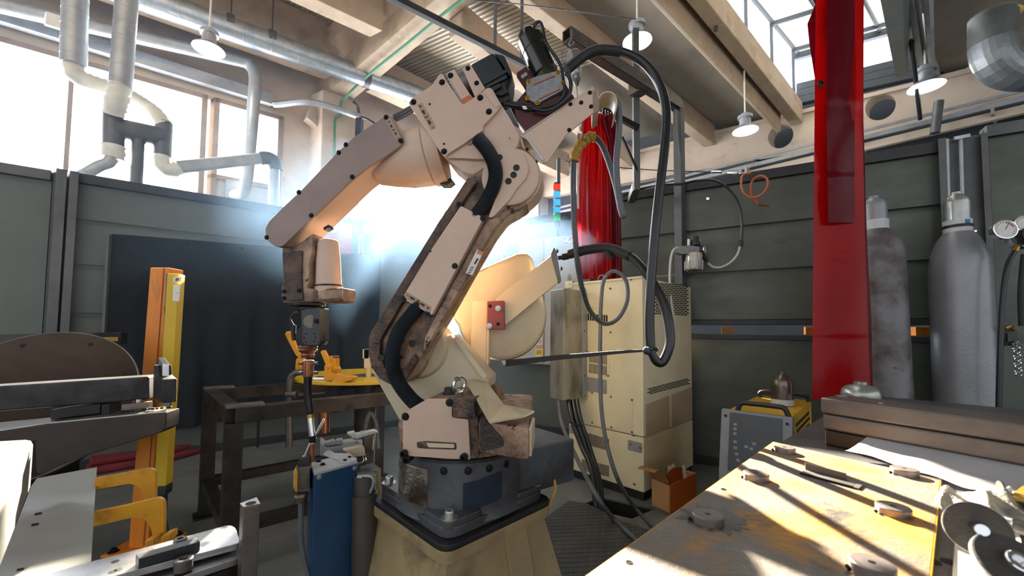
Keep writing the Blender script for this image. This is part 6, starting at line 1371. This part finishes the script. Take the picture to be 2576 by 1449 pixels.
for nm, P, d, th, mt in (('valve_tray', [(805, 1113), (823, 1127), (912, 1113), (912, 1138), (840, 1150), (805, 1148)], 0, .09, 'machine_grey'), ('valve_block', [(818, 1114), (838, 1108), (846, 1112), (846, 1120), (824, 1122)], -.01, .03, 'machine_grey'), ('valve_block', [(845, 1108), (862, 1105), (862, 1118), (846, 1120)], -.01, .03, 'machine_grey'), ('cylinder_body', [(862, 1132), (912, 1122), (918, 1130), (918, 1146), (886, 1152)], .03, .05, 'robot_cream'), ('jaw_arm', [(873, 1092), (892, 1088), (895, 1094), (942, 1084), (952, 1088), (898, 1104), (912, 1106), (912, 1120), (890, 1104)], .0, .04, 'cab_grey'), ('side_actuator', [(914, 1100), (940, 1096), (938, 1134), (922, 1140), (916, 1125)], -.01, .04, 'cap_bronze')):
    qp(nm, mt, st, pq, P, d, th, .003)
bolt(pq.h(911, 1092, -.02), UP, .007, .012, 'clamp_screw', 'bolt_zinc', st)
m = MB(); m.tube([pq.h(x, y, .02) for x, y in ((915, 1144), (918, 1156), (912, 1164), (898, 1168), (888, 1176))], .006, 8); m.done('air_line', 'chrome', st)
bq = [hz(x, y, .44) for x, y in ((900, 1197), (959, 1178), (938, 1164), (885, 1178))]
m = MB(); m.prism(bq, UP*-.10, .002); m.done('side_box', 'panel_dark', st)
m = MB(); m.cyl(hy(917, 1196, 1.38), hy(917, 1240, 1.38), .035, n=20); m.cyl(hy(917, 1240, 1.38), hy(917, 1460, 1.38), .042, n=24); m.done('reservoir', 'pedestal_dark', st)
m = MB(); m.tube([hy(x, y, 1.36) for x, y in ((902, 1198), (935, 1200), (938, 1222), (926, 1242), (905, 1240), (898, 1228))], .005, 8); m.cyl(hy(900, 1200, 1.36), hy(912, 1200, 1.36), .008, n=8); m.done('drain_line', 'galv_dull', st)
# ------------------------------------------------------------------ services under the roof
def spiral(name, a, b, r, mat, label, cat, seam=.16, par=None, n=28):
    a, b = V(a), V(b); L = (b-a).length; pr = [(0, r)]; k = seam
    while k < L-.02: pr += [(k-.006, r), (k-.004, r*1.02), (k+.004, r*1.02), (k+.006, r)]; k += seam
    m = MB(); m.lathe(a, b-a, pr+[(L, r)], n); return m.done(name, mat, par, label=label, cat=cat)
VD = 7.35
a, b = hv(420, 18, VD), hv(1040, 232, VD); d_ = (b-a); ex = d_*1.5
t = thing('ventilation_duct', 'large shiny spiral ventilation duct running along the window side under the roof', 'duct', (a+b)/2)
z_ = (a.z+b.z)/2; a.z = b.z = z_; dr = .135
spiral('duct_run', a-ex, b+d_*.6, dr, 'galv', None, None, .3, t)
for x, y in ((684, 100), (922, 190), (580, 62)):
    c = hv(x, y, VD); c.z = z_; m = MB(); m.lathe(c-d_.normalized()*.04, d_, [(0, dr*1.03), (.08, dr*1.03)], 30); m.done('duct_clamp', 'steel_post', t)
    m = MB(); m.cyl(c+UP*dr, c+UP*1.0, .008, n=6); m.done('hanger_rod', 'steel_post', t)
# slimmer duct turning down to the wall
P = [hv(-60, -6, 7.75), hv(0, 14, 7.75), hv(590, 150, 7.75), hv(625, 163, 7.75), hv(641, 190, 7.7), hv(638, 260, 7.7), hv(626, 400, 7.75), hv(620, 455, 7.8), hv(610, 485, 7.9), hv(590, 492, 8.1)]
m = MB(); m.tube(P, .072, 18, 6); t = m.done('wall_duct', 'galv_dull', label='slim grey duct running over the window and turning down beside it', cat='duct')
m = MB(); m.box(hv(596, 484, 8.17), (.26, .03, .3), (E1, E2, UP)); m.done('duct_flange', 'galv_dull', t)
m = MB(); a, b = hv(-40, 40, 8.02), hv(690, 264, 8.02); m.prism([a, b, b+UP*.16, a+UP*.16], E2*.1, .01); m.tube([hv(690, 262, 8.02), hv(705, 262, 7.95), hv(790, 258, 7.6), hv(905, 294, 7.6)], .045, 8); m.done('cable_trunking', 'galv_dull', label='grey cable trunking running along the wall just above the big window', cat='trunking')
m = MB(); m.box(hv(142, 55, 7.58), (.16, .05, .14), (E1, E2, UP), .01); m.done('wall_box', 'label_white', label='small white box on the concrete edge beam above the window', cat='box')
# extraction pipes and flexible hoses in front of the big window
t = thing('extraction_manifold', 'grey fume extraction manifold with two drop pipes and flexible hoses before the window', 'extraction', hv(345, 460, 6.2))
VX = 6.2
spiral('drop_pipe', hv(192, -80, VX), hv(185, 165, VX), .084, 'galv_dull', None, None, .13, t)
spiral('drop_pipe', hv(325, -80, VX-.2), hv(303, 222, VX-.2), .078, 'galv_dull', None, None, .13, t)
def flex(pts, r, par=t, mat='flex_white', ribs=.045):
    m = MB(); m.tube([hv(x, y, v) for x, y, v in pts], r, 18, 10, ribs); m.done('flexible_hose', mat, par, ang=60)
flex([(185, 160, VX), (186, 182, VX), (200, 196, VX), (240, 212, VX+.05), (300, 232, VX+.1), (350, 258, VX+.1), (390, 285, VX), (410, 312, VX)], .072)
flex([(303, 218, VX-.2), (297, 240, VX-.2), (290, 260, VX-.2), (287, 288, VX-.15)], .082)
m = MB(); m.cyl(hv(287, 282, VX-.1), hv(285, 372, VX-.1), .075, n=20); m.cyl(hv(412, 308, VX), hv(408, 392, VX), .068, n=20); m.cyl(hv(285, 320, VX-.1), hv(410, 345, VX), .085, n=20); m.done('manifold_body', 'steel_post', t)
m = MB(); m.cyl(hv(349, 345, VX-.05), hv(343, 475, VX-.05), .05, n=16); m.done('support_pipe', 'steel_post', t)
flex([(284, 368, VX-.1), (284, 385, VX-.1), (282, 400, VX-.1)], .085, mat='flex_white', ribs=.04)
m = MB(); m.tube([hv(x, y, VX-.15) for x, y in ((282, 398), (272, 410), (250, 418), (225, 432), (212, 440))], .045, 12); m.cyl(hv(214, 432, VX-.15), hv(216, 452, VX-.15), .05, n=14); m.done('branch_pipe', 'galv_dull', t)
flex([(407, 390, VX), (405, 405, VX), (412, 420, VX), (432, 428, VX), (450, 422, VX)], .065, mat='flex_white', ribs=.04)
m = MB(); m.cyl(hv(448, 421, VX), hv(660, 398, VX+.1), .058, n=18); m.done('cross_pipe', 'galv_dull', t)
m = MB(); m.tube([hv(x, y, VX+.1) for x, y in ((655, 398), (676, 398), (690, 408), (694, 428))], .068, 14); m.done('elbow', 'steel_post', t)
m = MB(); m.cyl(hv(690, 425, VX+.1), hv(688, 540, VX+.1), .055, n=18); m.done('down_pipe', 'galv_dull', t)
# wall details right of the window
m = MB(); q = [hv(x, y, 8.06) for x, y in ((790, 280), (778, 300), (810, 330), (806, 470))]; m.tube(q, .09, 4, 1, raw=True); m.done('rain_pipe', 'plaster', label='beige boxed downpipe with a dog-leg on the concrete wall', cat='pipe')
m = MB(); P = [hz(1280, -70, 4.95), hz(1155, 5, 4.9), hz(1030, 105, 4.75), hz(925, 190, 4.55), hz(867, 245, 4.38)]
P[-1] = hz(867, 247, 4.37); P += [hv(857, 262, 7.78), hv(856, 290, 7.78), hv(842, 305, 7.85), hv(841, 420, 7.85)]; m.tube(P, .018, 8, 4); m.done('green_pipe', 'green_paint', label='thin green pipe running along the concrete girder and down the wall', cat='pipe')
m = MB(); m.bar(hv(905, 300, 7.5), hv(903, 345, 7.5), .1, .08); m.bar(hv(903, 335, 7.5), hv(868, 380, 7.55), .025, .025); m.done('wall_bracket', 'steel_dark', label='dark flood-light bracket on the wall above the robot forearm', cat='bracket')
m = MB(); m.tube([hv(x, y, 7.6) for x, y in ((888, 255), (900, 268), (906, 292), (925, 300), (955, 318))], .02, 8); m.done('cable_drop', 'cable_black', label='dark cables dropping from the girder end beside the wall', cat='cable')
m = MB(); c = hv(1090, 560, 5.1); m.box(c, (.42, .2, .3), (E1, E2, UP), .01); m.bar(c-UP*.15, V((c.x, c.y, 1.9)), .06, .06); m.done('lamp_box', 'steel_dark', label='dark box standing above the booth screen in the glare behind the robot arm', cat='box')
# dark steel rail with rods
a, b = hz(960, -28, 3.6), hz(1330, 170, 3.35); a = hy(1000, 0, 3.0); b = hy(1330, 168, 3.9)
t = thing('suspended_rail', 'dark suspended steel rail crossing above the robot on two thin rods', 'rail', (a+b)/2)
m = MB(); m.bar(a-(b-a)*.25, b+(b-a)*.02, .05, .05, None, .003); m.done('rail', 'fixture_dark', t)
for x, y in ((1228, 112), (1307, 152)):
    p = a.lerp(b, (x-1000)/330); m = MB(); m.cyl(p, V((p.x, p.y, 5.3)), .016, n=8); m.done('hanger_rod', 'steel_post', t)
m = MB(); m.tube([hy(1140, -4, 3.2), hy(1300, 10, 3.0), hy(1450, 28, 2.85), hy(1600, 48, 2.74)], .004, 6); m.done('tension_wire', 'steel_dark', label='thin steel wire stretched from the roof to the gantry post', cat='wire')
m = MB(); m.tube([hy(1413, 402, 3.4), hy(1450, 410, 3.3), hy(1600, 425, 3.3), hy(1760, 432, 3.2), hy(1870, 432, 2.75)], .004, 6); w_ = m.done('tension_wire', 'steel_dark', label='thin wire with a turnbuckle above the olive green screen', cat='wire')
m = MB(); m.cyl(hy(1790, 433, 3.0), hy(1815, 433, 2.95), .012, n=8); m.cyl(hy(1833, 433, 2.9), hy(1862, 433, 2.8), .014, n=8); m.done('turnbuckle', 'chrome', w_)
# high-bay lamps
LL = ['high-bay lamp hanging under the big duct near the window', 'high-bay lamp behind the gantry post', 'high-bay lamp on a long rod, left of the red strip curtain', 'high-bay lamp right of the red strip curtain']
lamp0 = None
for i, (x, y, Y, s) in enumerate(((525, 125, 4.4, 1), (1603, 105, 4.3, 1), (1875, 330, 5.3, 1), (2330, 219, 4.3, 1))):
    c = hy(x, y, Y)
    if lamp0 is None:
        lamp0 = thing('high_bay_lamp', LL[0], 'lamp', c, 'high-bay lamps')
        m = MB(); m.lathe(c, UP, [(0, .155), (.012, .152), (.05, .11), (.075, .075), (.08, .07)], 36, False); m.done('reflector', 'galv_dull', lamp0)
        m = MB(); m.lathe(c, UP, [(.004, .15), (.01, .15)], 36); m.done('lens', 'lamp_glow', lamp0)
        m = MB(); m.lathe(c, UP, [(.078, .07), (.17, .068), (.172, .09), (.21, .09), (.212, .05), (.24, .05)], 24); m.done('gear_housing', 'galv_dull', lamp0)
        m = MB(); m.cyl(c+UP*.24, c+UP*.84, .01, n=8); m.done('suspension_rod', 'label_white', lamp0)
    else: dup(lamp0, c, LL[i])
# ducts and light fittings at the upper right
t = thing('ventilation_duct', 'grey spiral duct elbow with torn yellow insulation at the top right corner', 'duct', hy(2500, 120, 3.6))
DY = 3.7
m = MB(); P = [hy(2497, 40, DY), hy(2497, 100, DY), hy(2500, 130, DY), hy(2516, 162, DY), hy(2545, 182, DY), hy(2590, 184, DY), hy(2680, 170, DY)]
m.tube(P[:3], .165, 24, 10, .03); m.done('spiral_section', 'duct_grey', t)
m = MB(); m.tube([hy(2497, 110, DY), hy(2502, 138, DY), hy(2518, 162, DY), hy(2545, 178, DY), hy(2590, 182, DY), hy(2700, 176, DY)], .165, 24, 2); m.done('elbow_section', 'duct_elbow', t, ang=8)
m = MB(); c = hy(2505, 44, DY); m.ball(c+V((.02, -.05, 0)), .13, (1.1, .8, .35), 12); m.done('torn_insulation', 'foam_yellow', t)
t = thing('light_fitting', 'long fluorescent light fitting seen end-on at the top right, beside the skylight', 'light fitting', hy(2270, 150, 4.5))
a, b = hy(2250, -40, 2.6), hy(2272, 178, 5.2); m = MB(); m.bar(a, b, .12, .14, V((1, 0, 0)), .01); m.done('housing', 'duct_grey', t)
m = MB(); m.bar(a+V((-.075, 0, -.02)), b+V((-.075, 0, -.02)), .022, .05, V((1, 0, 0))); m.done('tube', 'tube_light', t)
m = MB(); a, b = hy(2290, -40, 2.9), hy(2325, 170, 5.2); m.bar(a, b, .05, .12, V((1, 0, 0)), .01); m.bar(a+V((.13, 0, 0)), b+V((.1, 0, 0)), .04, .1, V((1, 0, 0)), .01); m.done('cable_rail', 'galv_dull', label='pair of grey rails running under the roof right of the light fitting', cat='rail')
m = MB(); m.cyl(hy(2292, 100, 4.0), hy(2315, 300, 4.6), .02, n=8); m.done('conduit_drop', 'black_plastic', label='thin black conduit dropping beside the right-hand high-bay lamp', cat='conduit')
# ------------------------------------------------------------------ welding haze in the booth, plus an added lens veil in the hall
hm = bpy.data.materials.new('haze'); hm.use_nodes = True; nt = hm.node_tree; nt.nodes.clear()
vs_ = nt.nodes.new('ShaderNodeVolumeScatter'); vs_.inputs['Color'].default_value = (.34, .6, 1, 1); vs_.inputs['Density'].default_value = .029; vs_.inputs['Anisotropy'].default_value = .72
oo = nt.nodes.new('ShaderNodeOutputMaterial'); nt.links.new(vs_.outputs[0], oo.inputs['Volume']); MATS['haze'] = hm
m = MB(); m.prism([UV(1.5, 1.9, .02), UV(4.5, 1.9, .02), UV(4.5, 4.8, .02), UV(1.5, 4.8, .02)], UP*1.8)
o = m.done('haze', 'haze', label='thin bluish welding haze hanging inside the booth around the robot', cat='haze'); o['kind'] = 'stuff'

hm2 = hm.copy(); hm2.name = 'lens_veil'; v2 = [n for n in hm2.node_tree.nodes if n.type == 'VOLUME_SCATTER'][0]; v2.inputs['Density'].default_value = .005; v2.inputs['Anisotropy'].default_value = .5; MATS['lens_veil'] = hm2
m = MB(); m.prism([UV(-2.0, 2.6, .03), UV(9, 2.6, .03), UV(9, 7.0, .03), UV(-2.0, 7.0, .03)], UP*4.25)  # added volume that imitates a faint bluish lens veil
o = m.done('haze', 'lens_veil', label='very faint volume added before the tall windows to imitate lens veil', cat='haze'); o['kind'] = 'stuff'
cy = sc.cycles
cy.use_denoising = True; cy.max_bounces = 8; cy.diffuse_bounces = 4; cy.glossy_bounces = 4; cy.volume_bounces = 1; cy.sample_clamp_indirect = 8; cy.caustics_reflective = False; cy.caustics_refractive = False
